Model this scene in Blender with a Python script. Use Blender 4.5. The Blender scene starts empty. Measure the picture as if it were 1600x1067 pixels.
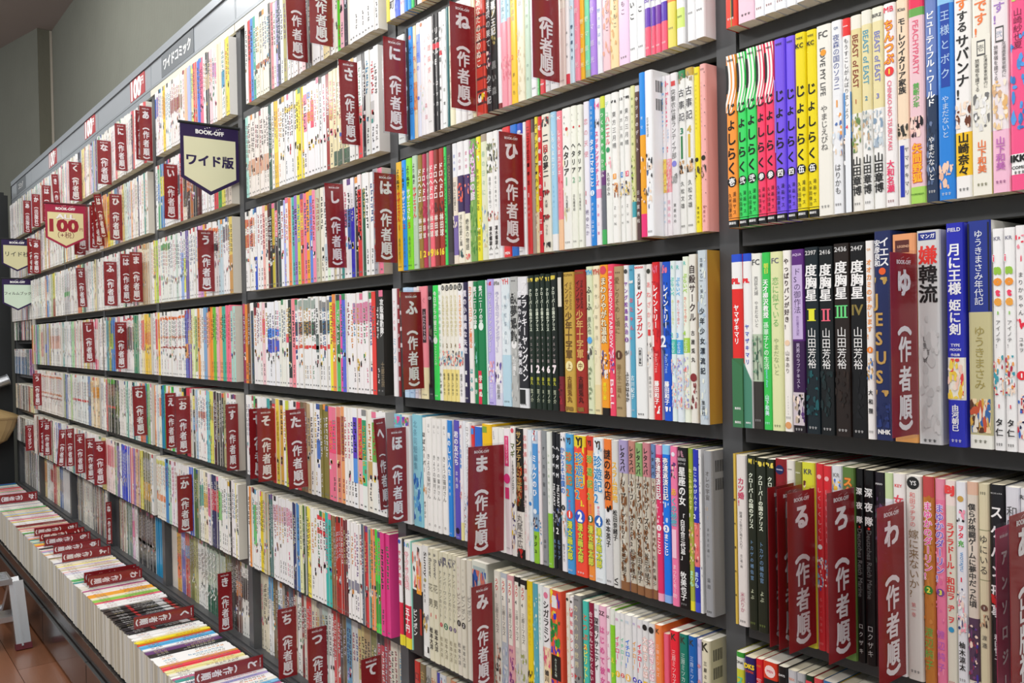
import bpy, math, random
from mathutils import Vector, Matrix
random.seed(7)
SC = bpy.context.scene
COL = SC.collection
ZF = 1.59                       # height of the floor datum below the shelf datum

# ------------------------------------------------------------------ camera
CX, CY, CZ = 0.6151, -0.7867, -0.5208
FPX, YAW, PITCH, ROLL = 1347.33, 0.9017, -0.0106, -0.0193
def cam_axes():
    cy, sy = math.cos(YAW), math.sin(YAW); cp, sp = math.cos(PITCH), math.sin(PITCH); cr, sr = math.cos(ROLL), math.sin(ROLL)
    f = Vector((-sy*cp, cy*cp, sp)); r = Vector((cy, sy, 0)); u = r.cross(f)
    return cr*r+sr*u, -sr*r+cr*u, f
CR, CU, CF = cam_axes()
cam = bpy.data.cameras.new('camera'); cam.sensor_width = 36; cam.lens = 36*FPX/1600; cam.clip_start = .01
co = bpy.data.objects.new('camera', cam); COL.objects.link(co); SC.camera = co
M3 = Matrix((CR, CU, -CF)).transposed().to_4x4(); M3.translation = Vector((CX, CY, CZ+ZF)); co.matrix_world = M3

# ------------------------------------------------------------------ world and shop lamps
w = bpy.data.worlds.new('shop'); SC.world = w; w.use_nodes = True
w.node_tree.nodes['Background'].inputs[0].default_value = (.80, .84, .86, 1)
w.node_tree.nodes['Background'].inputs[1].default_value = 0.42
def area(name, loc, sx, sy, power, rot=(0, 0, 0), col=(1, .985, .95)):
    l = bpy.data.lights.new(name, 'AREA'); l.shape = 'RECTANGLE'; l.size = sx; l.size_y = sy; l.energy = power; l.color = col
    o = bpy.data.objects.new(name, l); COL.objects.link(o); o.location = (loc[0], loc[1], loc[2]+ZF); o.rotation_euler = rot
for i, x in enumerate((1.6, 0.1, -1.4, -2.9)):
    area('ceiling_lamp', (x, -.62, 1.17), 1.2, .16, 15, (math.radians(18), 0, 0))
for i, x in enumerate((1.5, -.5, -2.5, -4.5)):
    area('ceiling_lamp', (x, -2.1, 1.17), 1.2, .3, 30, (math.radians(20), 0, 0))
SC.view_settings.view_transform = 'Standard'; SC.view_settings.look = 'None'
SC.view_settings.gamma = 1; SC.view_settings.use_curve_mapping = False
SC.view_settings.exposure = 0.12

# ------------------------------------------------------------------ picking: from a measured pixel to a place on a known plane
def ray(u, v): return CF + CR*((u-800)/FPX) - CU*((v-533.5)/FPX)
def on_y(u, v, Y):
    d = ray(u, v); t = (Y-CY)/d.y; return Vector((CX+t*d.x, Y, CZ+t*d.z))
def on_x(u, v, X):
    d = ray(u, v); t = (X-CX)/d.x; return Vector((X, CY+t*d.y, CZ+t*d.z))
def on_z(u, v, Z):
    d = ray(u, v); t = (Z-CZ)/d.z; return Vector((CX+t*d.x, CY+t*d.y, Z))
def pu(X, Y, Z):
    d = Vector((X-CX, Y-CY, Z-CZ)); return 800+FPX*d.dot(CR)/d.dot(CF)
def xat(u, Y, Z):                # place along the shelf seen at picture column u
    lo, hi = -6.0, 0.9
    for _ in range(40):
        m = (lo+hi)/2
        if pu(m, Y, Z) < u: lo = m
        else: hi = m
    return lo

# ------------------------------------------------------------------ colours and materials
def hexc(s):
    if len(s) == 3: s = s[0]*2+s[1]*2+s[2]*2
    c = [int(s[i:i+2], 16)/255 for i in (0, 2, 4)]
    return tuple((x/12.92 if x <= .04045 else ((x+.055)/1.055)**2.4) for x in c)+(1.,)
HC = {}
def hx(s):
    if isinstance(s, tuple): return s
    if s not in HC: HC[s] = hexc(s)
    return HC[s]
def mat(name, rough=.5, col=None, metal=0., coat=0., attr=False, noise=None, bump=None, spec=.5):
    m = bpy.data.materials.new(name); m.use_nodes = True; nt = m.node_tree; b = nt.nodes['Principled BSDF']
    b.inputs['Roughness'].default_value = rough; b.inputs['Metallic'].default_value = metal
    b.inputs['Coat Weight'].default_value = coat; b.inputs['Coat Roughness'].default_value = .12
    b.inputs['Specular IOR Level'].default_value = spec
    if attr:
        a = nt.nodes.new('ShaderNodeAttribute'); a.attribute_name = 'Col'; src = a.outputs['Color']
    else:
        rgb = nt.nodes.new('ShaderNodeRGB'); rgb.outputs[0].default_value = hx(col); src = rgb.outputs[0]
    tc = nt.nodes.new('ShaderNodeTexCoord')
    if noise:
        n = nt.nodes.new('ShaderNodeTexNoise'); n.inputs['Scale'].default_value = noise[0]; n.inputs['Detail'].default_value = 5
        mp = nt.nodes.new('ShaderNodeMapping'); mp.inputs['Scale'].default_value = noise[2] if len(noise) > 2 else (1, 1, 1)
        nt.links.new(tc.outputs['Object'], mp.inputs[0]); nt.links.new(mp.outputs[0], n.inputs['Vector'])
        r = nt.nodes.new('ShaderNodeMapRange'); r.inputs[3].default_value = 1-noise[1]; r.inputs[4].default_value = 1+noise[1]
        nt.links.new(n.outputs['Fac'], r.inputs[0])
        v = nt.nodes.new('ShaderNodeVectorMath'); v.operation = 'SCALE'
        nt.links.new(src, v.inputs[0]); nt.links.new(r.outputs[0], v.inputs['Scale']); src = v.outputs[0]
    if bump:
        n = nt.nodes.new('ShaderNodeTexNoise'); n.inputs['Scale'].default_value = bump[0]; n.inputs['Detail'].default_value = 6
        mp = nt.nodes.new('ShaderNodeMapping'); mp.inputs['Scale'].default_value = bump[2] if len(bump) > 2 else (1, 1, 1)
        nt.links.new(tc.outputs['Object'], mp.inputs[0]); nt.links.new(mp.outputs[0], n.inputs['Vector'])
        bp = nt.nodes.new('ShaderNodeBump'); bp.inputs['Strength'].default_value = bump[1]; bp.inputs['Distance'].default_value = .004
        nt.links.new(n.outputs['Fac'], bp.inputs['Height']); nt.links.new(bp.outputs[0], b.inputs['Normal'])
    nt.links.new(src, b.inputs['Base Color'])
    return m
M_COVER = mat('laminated_cover', .32, attr=True, coat=.25, spec=.4)
M_PAPER = mat('page_edges', .85, attr=True, noise=(900, .10, (1, .02, .02)), spec=.2)
M_CARD = mat('printed_card', .42, attr=True, spec=.4)
M_STEEL = mat('dark_grey_steel', .42, '424345', noise=(30, .05), spec=.45)
M_POST = mat('upright_steel', .4, '4f5154', noise=(30, .05), spec=.45)
M_BACK = mat('back_panel_steel', .6, '333333', spec=.3)
M_SILVER = mat('silver_header', .3, 'bcc3ca', metal=.35, noise=(4, .05), coat=.3)
M_SILVERD = mat('header_frame', .35, 'a4abb2', metal=.4)
M_BROWN = mat('dark_brown_laminate', .2, '34302f', noise=(3, .12), coat=.35, spec=.5)
M_RIM = mat('drawer_edge_metal', .25, '8c8f90', metal=.8)
M_WALL = mat('plaster_wall', .9, '6f7168', noise=(7, .08), bump=(60, .55, (1, 1, .35)))
M_CEIL = mat('ceiling_board', .9, 'b4a8a2', noise=(3, .04))
M_ALU = mat('brushed_aluminium', .3, 'c9cdd2', metal=.85, noise=(60, .05, (1, 1, .1)))
M_RUB = mat('dark_red_rubber', .7, '5c1c26')
M_BLACK = mat('black_panel', .55, '1c2022')
M_TAN = mat('beige_plastic', .45, 'b59a6c')
def wood(name, base):
    m = mat(name, .36, base, coat=.2, noise=(9, .28, (.35, 3, 3)), bump=(40, .12, (.2, 3, 1))); return m
M_WOODS = [wood('floor_wood', c) for c in ('6e4630', '633d2a', '784e38')]
def clear_plastic():
    m = bpy.data.materials.new('clear_plastic'); m.use_nodes = True; nt = m.node_tree
    for n in list(nt.nodes):
        if n.type != 'OUTPUT_MATERIAL': nt.nodes.remove(n)
    out = nt.nodes['Material Output']; t = nt.nodes.new('ShaderNodeBsdfTransparent'); t.inputs[0].default_value = (.97, .97, .98, 1)
    g = nt.nodes.new('ShaderNodeBsdfGlossy'); g.inputs['Roughness'].default_value = .12; g.inputs[0].default_value = (1, 1, 1, 1)
    f = nt.nodes.new('ShaderNodeValue'); f.outputs[0].default_value = .02; mx = nt.nodes.new('ShaderNodeMixShader')
    nt.links.new(f.outputs[0], mx.inputs[0]); nt.links.new(t.outputs[0], mx.inputs[1]); nt.links.new(g.outputs[0], mx.inputs[2]); nt.links.new(mx.outputs[0], out.inputs[0])
    return m
M_CLEAR = clear_plastic()

# ------------------------------------------------------------------ glyphs of Blender's own font
_cu = bpy.data.curves.new('glyph', 'FONT'); _ob = bpy.data.objects.new('glyph', _cu); COL.objects.link(_ob); _cu.resolution_u = 2
GC = {}
def glyph(s, bold=0.0, res=2):          # weight is added later by overlaying shifted copies
    k = (s, 0, res)
    if k not in GC:
        _cu.body = s; _cu.resolution_u = res
        dg = bpy.context.evaluated_depsgraph_get(); e = _ob.evaluated_get(dg); me = e.to_mesh()
        vs = [(v.co.x, v.co.y) for v in me.vertices]; fs = [tuple(p.vertices) for p in me.polygons]; e.to_mesh_clear()
        GC[k] = (vs, fs)
    return GC[k]+(bold,)
ROT = '（）ー〜～-…()！' 

class MB:
    def __init__(s): s.v = []; s.f = []; s.c = []
    def poly(s, pts, col):
        n = len(s.v); s.v += [tuple(p) for p in pts]; s.f.append(tuple(range(n, n+len(pts)))); s.c.append(hx(col))
    def box(s, x0, x1, y0, y1, z0, z1, col='fff', faces='xXyYzZ'):
        P = [(x0, y0, z0), (x1, y0, z0), (x1, y1, z0), (x0, y1, z0), (x0, y0, z1), (x1, y0, z1), (x1, y1, z1), (x0, y1, z1)]
        n = len(s.v); s.v += P
        F = {'z': (0, 3, 2, 1), 'Z': (4, 5, 6, 7), 'y': (0, 1, 5, 4), 'X': (1, 2, 6, 5), 'Y': (2, 3, 7, 6), 'x': (3, 0, 4, 7)}
        for k in faces: s.f.append(tuple(n+i for i in F[k])); s.c.append(hx(col))
    def cyl(s, p0, p1, r, col='fff', n=12, r1=None):
        p0, p1 = Vector(p0), Vector(p1); d = (p1-p0).normalized(); a = d.orthogonal().normalized(); b = d.cross(a); r1 = r if r1 is None else r1
        k = len(s.v)
        for i in range(n):
            t = 2*math.pi*i/n; o = a*math.cos(t)+b*math.sin(t); s.v.append(tuple(p0+o*r)); s.v.append(tuple(p1+o*r1))
        for i in range(n):
            j = (i+1) % n; s.f.append((k+2*i, k+2*j, k+2*j+1, k+2*i+1)); s.c.append(hx(col))
        s.f.append(tuple(k+2*i for i in range(n))[::-1]); s.c.append(hx(col)); s.f.append(tuple(k+2*i+1 for i in range(n))); s.c.append(hx(col))
    def build(s, name, material, parent=None, kind=None, base=None):
        me = bpy.data.meshes.new(name); off = Vector((0, 0, ZF))
        o = bpy.data.objects.new(name, me)
        if parent is not None:
            pl = Vector(parent['wl']); o.parent = parent; off = off-pl
        elif base is not None:
            o.location = (base[0], base[1], base[2]+ZF); off = -Vector(base)
            o['wl'] = tuple(o.location)
            off = Vector((0, 0, ZF))-o.location
        ox, oy, oz = off
        me.from_pydata([(x+ox, y+oy, z+oz) for x, y, z in s.v], [], s.f)
        at = me.color_attributes.new('Col', 'FLOAT_COLOR', 'CORNER'); buf = []
        for f, c in zip(s.f, s.c): buf.extend(c*len(f))
        at.data.foreach_set('color', buf)
        me.materials.append(material)
        COL.objects.link(o)
        if parent is not None: o['wl'] = tuple(parent['wl'])
        elif base is None: o['wl'] = (0, 0, 0)
        if kind: o['kind'] = kind
        return o
def empty(name, loc, label=None, cat=None, group=None):
    o = bpy.data.objects.new(name, None); o.empty_display_size = .02; COL.objects.link(o); o.location = (loc[0], loc[1], loc[2]+ZF); o['wl'] = tuple(o.location)
    tag(o, label, cat, group); return o
def tag(o, label=None, cat=None, group=None, kind=None):
    if label: o['label'] = label
    if cat: o['category'] = cat
    if group: o['group'] = group
    if kind: o['kind'] = kind
    return o

class Face:
    """A printed flat face: origin top left O, A across, D down, N out."""
    def __init__(s, mb, O, A, D, w, h):
        s.mb = mb; s.O = Vector(O); s.A = Vector(A); s.D = Vector(D); s.N = s.D.cross(s.A).normalized(); s.w = w; s.h = h; s.L = 1
    def P(s, a, b, l): return s.O+s.A*(a*s.w)+s.D*(b*s.h)+s.N*(.00011*l)
    def rect(s, a0, b0, a1, b1, col, l=1): s.mb.poly([s.P(a0, b1, l), s.P(a1, b1, l), s.P(a1, b0, l), s.P(a0, b0, l)], col)
    def pts(s, pp, col, l=1): s.mb.poly([s.P(a, b, l) for a, b in pp], col)
    def disc(s, a, b, r, col, l=2, n=14, ring=0):      # r in metres
        pp = [(a+r*math.cos(2*math.pi*i/n)/s.w, b+r*math.sin(2*math.pi*i/n)/s.h) for i in range(n)]
        s.mb.poly([s.P(x, y, l) for x, y in pp][::-1], col)
    def put(s, g, ca, cb, sx, sy, col, l=3, rot=0, cx=.5, cy=.38):
        vs, fs, bo = g; c = hx(col); cr, sr = math.cos(rot), math.sin(rot)
        O = s.O+s.A*(ca*s.w)+s.D*(cb*s.h)+s.N*(.00011*l)
        Q = []
        for x, y in vs:
            x = (x-cx); y = (y-cy); x, y = x*cr+y*sr, -x*sr+y*cr
            Q.append(O+s.A*(x*sx)-s.D*(y*sy))
        bo *= 1.15
        sh = [(0, 0)] if bo < .01 else ([(-bo, -bo*.7), (bo, -bo*.7), (-bo, bo*.7), (bo, bo*.7)] if bo < .05 else [(bo*math.cos(q*.785), bo*math.sin(q*.785)) for q in range(8)])
        for q_, (dx, dy) in enumerate(sh):
            n = len(s.mb.v); o_ = s.A*(dx*sx)+s.D*(dy*sy)+s.N*(q_*.000004)
            for p in Q: s.mb.v.append((p.x+o_.x, p.y+o_.y, p.z+o_.z))
            for f in fs: s.mb.f.append(tuple(n+i for i in f)); s.mb.c.append(c)
    def vtext(s, txt, b0, b1, col, ca=.5, size=None, bold=0., l=3, res=2):
        n = len(txt); sp = (b1-b0)*s.h/n
        g = min(sp*1.0, s.w*.86) if size is None else min(s.w*size, sp*1.06)
        for i, ch in enumerate(txt):
            if ch in ' 　': continue
            s.put(glyph(ch, bold, res), ca, b0+(i+.5)*(b1-b0)/n, g, min(sp*1.02, g*1.12), col, l, rot=math.pi/2 if ch in ROT else 0)
    def htext(s, txt, ca, cb, width, col, bold=0., l=3, rot=0, hmax=None):   # width in metres along the text
        g = glyph(txt, bold); xs = [x for x, y in g[0]]; ys = [y for x, y in g[0]]
        if not xs: return
        W = max(xs)-min(xs); W = max(W, .52) if len(txt) == 1 else W; H = max(ys)-min(ys); sx = width/W; sy = sx
        if hmax and sx*H > hmax: sy = hmax/H; 
        if rot: sx, sy = sy, sx
        cx = (max(xs)+min(xs))/2; cy = (max(ys)+min(ys))/2
        if rot: s.put(g, ca, cb, sx, sy, col, l, rot=rot, cx=cx, cy=cy)
        else: s.put(g, ca, cb, sx, sy, col, l, cx=cx, cy=cy)
    def art(s, b0, b1, cols, n=14, a0=.06, a1=.94, seed=0, l=1):
        rr = random.Random(seed+int(s.O.x*9999)); n = int(n*2.6)
        for i in range(n):
            a = rr.uniform(a0, a1); b = rr.uniform(b0, b1); ra = rr.uniform(.05, .20)*(a1-a0); rb = rr.uniform(.05, .26)*s.w/s.h*1.6
            k = rr.randint(5, 8); ph = rr.random()*6
            pp = [(min(a1, max(a0, a+ra*math.cos(ph-2*math.pi*j/k)*rr.uniform(.6, 1.2))), min(b1, max(b0, b+rb*math.sin(ph-2*math.pi*j/k)*rr.uniform(.6, 1.2)))) for j in range(k)]
            s.mb.poly([s.P(x, y, l+i*.012) for x, y in pp], cols[i % len(cols)])
def logo(F, ca, cb, width, col='fff', rot=0):
    F.htext('BOOK-OFF', ca, cb, width, col, bold=.035, l=3, rot=rot)
    for k in (-.17, -.09, -.01, .24, .31, .38):
        if rot: F.disc(ca+width*.17/F.w, cb+k*width/F.h, width*.018, col, 3, 6)
        else: F.disc(ca+k*width/F.w, cb-width*(.155+.03*math.cos(k*14))/F.h, width*.018, col, 3, 6)
# ------------------------------------------------------------------ room
H = 0.2155
PX = [0.0, -.717, -1.433, -2.130, -2.790, -3.430, -4.120, -4.690]     # left faces of the uprights
UW = .0265                                                           # width of an upright
def line(k): return -k*H                                             # lower edge of shelf lip k
def board(k): return -k*H+.0185                                      # upper face of shelf k
WY, WX, ZC = .215, -4.71, 1.2
FZ = -1.59
def struct(name, mb, m): return mb.build(name, m, kind='structure')
b = MB(); b.box(WX, 1.2, WY, WY+.08, FZ, ZC); struct('wall_back', b, M_WALL)
b = MB(); b.box(WX-.06, WX, .143, WY-.0005, FZ, ZC-.0005)
struct('wall_left', b, mat('plaster_return', .9, '6b6a5d', noise=(5, .08), bump=(60, .4)))
b = MB(); dx, dy = -.495*6, -.111*6
b.poly([(WX-.0005, .1425, FZ), (WX+dx, .1425+dy, FZ), (WX+dx, .1425+dy, ZC), (WX-.0005, .1425, ZC)], 'fff')
b.poly([(WX-.0005, .20, FZ), (WX+dx, .20+dy, FZ), (WX+dx, .20+dy, ZC), (WX-.0005, .20, ZC)], 'fff')
struct('wall_left', b, M_WALL)
b = MB(); b.box(WX-.006, WX+.004, WY-.012, WY-.001, FZ, ZC-.004); struct('trim_1', b, mat('trim_paint', .5, 'b5ada0'))
b = MB(); b.box(-8, 2.2, -3.4, 1.0, ZC, ZC+.05); struct('ceiling', b, M_CEIL)
b = MB(); b.box(-8, 2.2, -3.4, .1, FZ-.03, FZ-.004); fl = struct('floor', b, M_WOODS[1])
pm = []
for k in range(3):
    q = MB(); q.box(0, .9, 0, .118, FZ-.004, FZ, 'fff'); t_ = q.build('plank', M_WOODS[k]); pm.append(t_.data); bpy.data.objects.remove(t_)
for j in range(13):
    for i in range(6):
        o = bpy.data.objects.new('plank', pm[(i*2+j*5+(i*j) % 3) % 3]); COL.objects.link(o); o.parent = fl
        o.location = (-6.2+i*.902+(j*.37) % .9, -.21-.12*(j+1), 0)

# ------------------------------------------------------------------ bookcase bays
BAYN = ['nearest', 'second nearest', 'third nearest', 'fourth nearest', 'fifth nearest', 'sixth nearest', 'seventh nearest', 'farthest']
HB, HT = .240, .338                # header lower and upper edge
bays = [(PX[i], PX[i-1] if i else .70, i) for i in range(8)]
def lipshelf(xa, xb, z, root, yb=.16):
    s = MB(); s.box(xa, xb, .0042, yb, z+.0165, z+.0183, 'fff')
    s.build('shelf', M_STEEL, root)
    s = MB(); s.box(xa+.003, xb-.0008, .002, .0040, z+.0010, z+.0183, 'fff'); s.box(xa+.003, xb-.0008, .002, .016, z, z+.0010, 'fff')
    s.build('shelf_lip', M_STEEL, root)
gz = [on_y(34, v, 0).z for v in (537, 589, 643, 693)]
for xa, xb, i in bays:
    root = empty('bookcase', (xa, 0.08, FZ), 'dark grey steel bookcase bay packed with comics, %s bay%s' % (BAYN[i], ', cut by the frame edge' if i == 0 else (' at the wall corner' if i == 7 else ' counted from the right')), 'bookcase', 'bookcase bays in one run')
    p = MB(); p.box(xa, xa+UW, 0, .165, -1.411, HB); p.build('upright', M_POST, root)
    if i == 0:
        p = MB(); p.box(xb, xb+UW, 0, .165, -1.411, HB); p.build('upright', M_POST, root)
    if i == 7:
        p = MB(); p.box(xa-.018, xa-.0005, -.004, .165, FZ, HT); p.build('side_panel', M_BLACK, root)
    p = MB(); p.box(xa+UW, xb, .160, .164, -1.40, HB); p.build('back_panel', M_BACK, root)
    for k in range(0, 6):
        if i == 7 and k >= 3: continue
        lipshelf(xa+UW, xb, line(k), root)
    if i == 7:
        for z in gz: lipshelf(xa+UW, xb, z, root)
    p = MB(); p.box(xa+UW, xb, .0, .16, board(6)-.004, board(6)); p.build('base_shelf', M_STEEL, root)
    p = MB(); p.box(xa, xb, -.020, -.0004, board(6)-.03, board(6)-.001); p.box(xa, xb, -.0185, -.0165, board(6)-.001, board(6)+.004); p.box(xa, xb, -.004, -.0012, board(6)-.001, board(6)+.004); p.build('rail', M_STEEL, root)
    # header
    hd = MB(); hd.box(xa+.0006, xb-.0006, -.006, .16, HT-.022, HT); hd.box(xa+.0006, xb-.0006, -.004, .0, HB-.002, HB+.006)
    hd.box(xa+.0006, xa+.006, -.002, .1, HB+.006, HT-.022); hd.build('header_frame', M_SILVERD, root)
    hp = MB(); hp.box(xa+.007, xb-.002, -.0015, .004, HB+.0065, HT-.024); hpo = hp.build('header_panel', M_SILVER, root)
    hu = MB(); hu.box(xa+.002, xb-.002, -.0035, .004, HB-.0225, HB-.0035); hu.build('header_strip', M_SILVERD if i > 3 else (mat('cream_strip', .4, 'dcd9ca') if i == 0 else bpy.data.materials['cream_strip']), root)
    z0, z1 = HB+.0075, HT-.025; zz = z1-z0
    def hsign(x0, x1, col, fn):
        q = MB(); q.box(x0, x1, -.0035, -.0016, z0, z1, col); F = Face(q, (x0, -.0036, z1), (1, 0, 0), (0, 0, -1), x1-x0, zz); fn(F)
        q.build('category_sign', M_CARD, root)
    if i == 3: hsign(xa+.115, xa+.40, '6e7479', lambda F: F.htext('ワイドコミック', .5, .5, .24, 'fff', .03, hmax=.05))
    if i in (4, 5, 6):
        def f100(F): F.htext('100', .42, .5, .105, 'fff', .04, hmax=.062); F.htext('円', .86, .35, .024, 'fff', .02)
        hsign(xa+.44, xa+.60, 'b04a4e', f100)
    if i == 7: hsign(xa+.16, xa+.42, '6e7479', lambda F: F.htext('コミック', .5, .5, .13, 'e8e8e8', .03, hmax=.05)); 
    # base cabinet
    bc = empty('base_cabinet', (xa, -.1, FZ), 'glossy dark brown drawer cabinet under the book tray, %s bay' % BAYN[i], 'cabinet', 'base cabinets in one run')
    q = MB(); q.box(xa+.0008, xb-.0008, -.205, .16, FZ+.012, -1.4125); q.box(xa+.004, xb-.004, -.19, .15, FZ, FZ+.012); q.build('body', M_BLACK, bc)
    q = MB(); q.box(xa+.0008, xb-.0008, -.214, -.2055, -1.452, -1.4125); q.build('tray_front', M_BROWN, bc)
    q = MB(); q.box(xa+.004, xb-.004, -.222, -.2058, FZ+.014, -1.462); dr = q.build('drawer', M_BROWN, bc)
    q = MB(); q.box(xa+.004, xb-.004, -.2245, -.2165, -1.4618, -1.4575); q.build('handle', M_RIM, dr)

# end partition at the far left with the fittings on it
b = MB(); b.box(-4.80, -4.758, -1.3, -.012, FZ, .275); b.box(-4.80, -4.758, -1.3, -.03, .275, .29)
ep = b.build('end_partition', M_BLACK, base=(-4.78, -.5, FZ)); tag(ep, 'tall black partition panel at the far left end of the shelves', 'partition')
e = empty('grab_bar', on_x(-20, 620, -4.70), 'grey metal bar end sticking in front of the black partition', 'bar')
q = MB(); p0 = on_x(12, 593, -4.70); p1 = on_x(-60, 618, -4.70); q.cyl(p0, p1, .028, n=16); q.build('tube', M_ALU, e)
q = MB(); dd = (p0-p1).normalized(); q.cyl(p0, p0+dd*.006, .0295, n=16); q.build('end_cap', M_SILVERD, e)
q = MB(); pm0 = on_x(-30, 607, -4.70); q.cyl(pm0, pm0+Vector((-.06, 0, 0)), .012); q.build('bracket', M_SILVERD, e)
def loft(rings, closed=True):
    q = MB(); n = len(rings[0])
    for r in rings: q.v += [tuple(p) for p in r]
    for a in range(len(rings)-1):
        for j in range(n):
            k = (j+1) % n; q.f.append((a*n+j, a*n+k, (a+1)*n+k, (a+1)*n+j)); q.c.append(hx('fff'))
    q.f.append(tuple(range(n))[::-1]); q.c.append(hx('fff')); q.f.append(tuple((len(rings)-1)*n+i for i in range(n))); q.c.append(hx('fff'))
    return q
e = empty('wall_bin', on_x(-30, 690, -4.66), 'beige rounded plastic bin on the black partition', 'bin')
pc = on_x(-34, 655, -4.66)
def oval(cz, ry, rx, x0=-4.66, n=24): return [Vector((x0+rx*math.sin(2*math.pi*i/n), pc.y+ry*abs(math.cos(2*math.pi*i/n))**.6*(1 if math.cos(2*math.pi*i/n) > 0 else -1), pc.z+cz)) for i in range(n)]
loft([oval(-.16, .05, .05), oval(-.12, .13, .075), oval(-.06, .165, .085), oval(-.005, .185, .09)]).build('tub', M_TAN, e)
loft([oval(-.005, .19, .093), oval(.004, .192, .094), oval(.02, .165, .085), oval(.045, .10, .06)]).build('lid', M_TAN, e)

# step stool at lower left: placed on the floor
e = empty('step_stool', on_z(0, 1000, FZ), 'small aluminium step stool on the wooden floor by the drawers', 'step stool')
ft = on_z(37, 1008, FZ+.012)
topp = on_x(24, 908, ft.x-.06)
q = MB()
def bar(q, a, b, w, t, ax=Vector((0, 1, 0))):
    a, b = Vector(a), Vector(b); d = (b-a).normalized(); s = ax-d*ax.dot(d); s.normalize(); u = d.cross(s)
    P = [];
    for p in (a, b):
        for sx, su in ((-1, -1), (1, -1), (1, 1), (-1, 1)): P.append(p+s*(w/2*sx)+u*(t/2*su))
    n = len(q.v); q.v += [tuple(p) for p in P]
    for f in ((0, 1, 2, 3), (4, 7, 6, 5), (0, 4, 5, 1), (1, 5, 6, 2), (2, 6, 7, 3), (3, 7, 4, 0)): q.f.append(tuple(n+i for i in f)); q.c.append(hx('fff'))
W2 = .30
for side, nm in ((0, 'leg'), (1, 'leg')):
    off = Vector((0, -W2*side, 0))
    q = MB(); bar(q, ft+off, topp+off, .022, .045, Vector((1, 0, 0))); bar(q, ft+off+Vector((.0, -.004, 0)), topp+off+Vector((.0, -.004, 0)), .030, .006, Vector((1, 0, 0))); q.build('leg', M_ALU, e)
    q = MB(); bar(q, ft+off+Vector((0, 0, -.012)), ft+off+Vector((-.004, 0, .008)), .030, .050, Vector((1, 0, 0))); q.build('rubber_foot', M_RUB, e)
    b0 = ft+off+Vector((-.42, 0, 0)); b1 = topp+off+Vector((-.03, 0, 0))
    q = MB(); bar(q, b0, b1, .02, .03, Vector((1, 0, 0))); q.build('leg', M_ALU, e)
q = MB(); tz = topp.z; q.box(topp.x-.11, topp.x+.02, topp.y-W2-.01, topp.y-.012, tz-.004, tz+.014)
for k in range(5): q.box(topp.x-.10+k*.024, topp.x-.092+k*.024, topp.y-W2, topp.y-.02, tz+.0141, tz+.017)
q.build('tread', M_ALU, e)
mid = ft*.55+topp*.45
q = MB(); q.box(mid.x-.09, mid.x+.005, ft.y-W2, ft.y-.01, mid.z-.012, mid.z+.006); q.build('tread', M_ALU, e)
q = MB(); bar(q, ft+Vector((-.39, 0, .04)), ft+Vector((-.39, -W2, .04)), .02, .02, Vector((0, 0, 1))); q.build('brace', M_ALU, e)
# ------------------------------------------------------------------ one comic with its printed spine
NAMES = {'white': 'f4f4f2', 'cream': 'e9e3c8', 'light grey': 'c9ccce', 'grey': '8f9294', 'black': '1c1c1e', 'red': 'd8282a', 'dark red': '7c1c22', 'pink': 'f08aa8', 'pale pink': 'f4ccd4',
         'hot pink': 'ee3f6c', 'orange': 'f08a34', 'yellow': 'f2dc28', 'pale yellow': 'f0eaa4', 'green': '3ac85a', 'dark green': '1c6a44', 'lime green': '9cd83c', 'pale green': 'bcd8c0', 'teal': '1c8478',
         'turquoise': '56c8c0', 'light blue': '9cd2ec', 'blue': '2878dc', 'dark blue': '2a2aa0', 'navy': '20264c', 'purple': '7c5cf0', 'lavender': 'bcb4e4', 'brown': '6a4630', 'tan': 'b89866', 'gold': 'c8a648', 'olive': '7c7c34', 'maroon': '8a2444'}
def cname(h):
    c = [x**(1/2.2) for x in hx(h)[:3]]; best = None
    for n, q in NAMES.items():
        d = [x**(1/2.2) for x in hx(q)[:3]]; e = sum((a-b)**2 for a, b in zip(c, d))
        if best is None or e < best[0]: best = (e, n)
    return best[1]
ORD = ['', 'first', 'second', 'third', 'fourth', 'fifth', 'sixth', 'seventh', 'eighth', 'ninth', 'tenth'] + ['%dth' % i for i in range(11, 21)] + ['21st', '22nd', '23rd'] + ['%dth' % i for i in range(24, 31)] + ['31st', '32nd', '33rd'] + ['%dth' % i for i in range(34, 41)] + ['41st', '42nd', '43rd'] + ['%dth' % i for i in range(44, 61)]
PAGES = ['ebe6d6', 'e4ddc6', 'f0ece0', 'd8cfb4', 'e8e4da', 'ddd5be']
def profile(x0, x1, ys, D):
    t = x1-x0; r = min(.0026, t*.28)
    return [(x0, ys+D), (x0, ys+r), (x0+.3*r, ys+.32*r), (x0+r, ys+.0001), ((x0+x1)/2, ys), (x1-r, ys+.0001), (x1-.3*r, ys+.32*r), (x1, ys+r), (x1, ys+D)]
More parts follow.
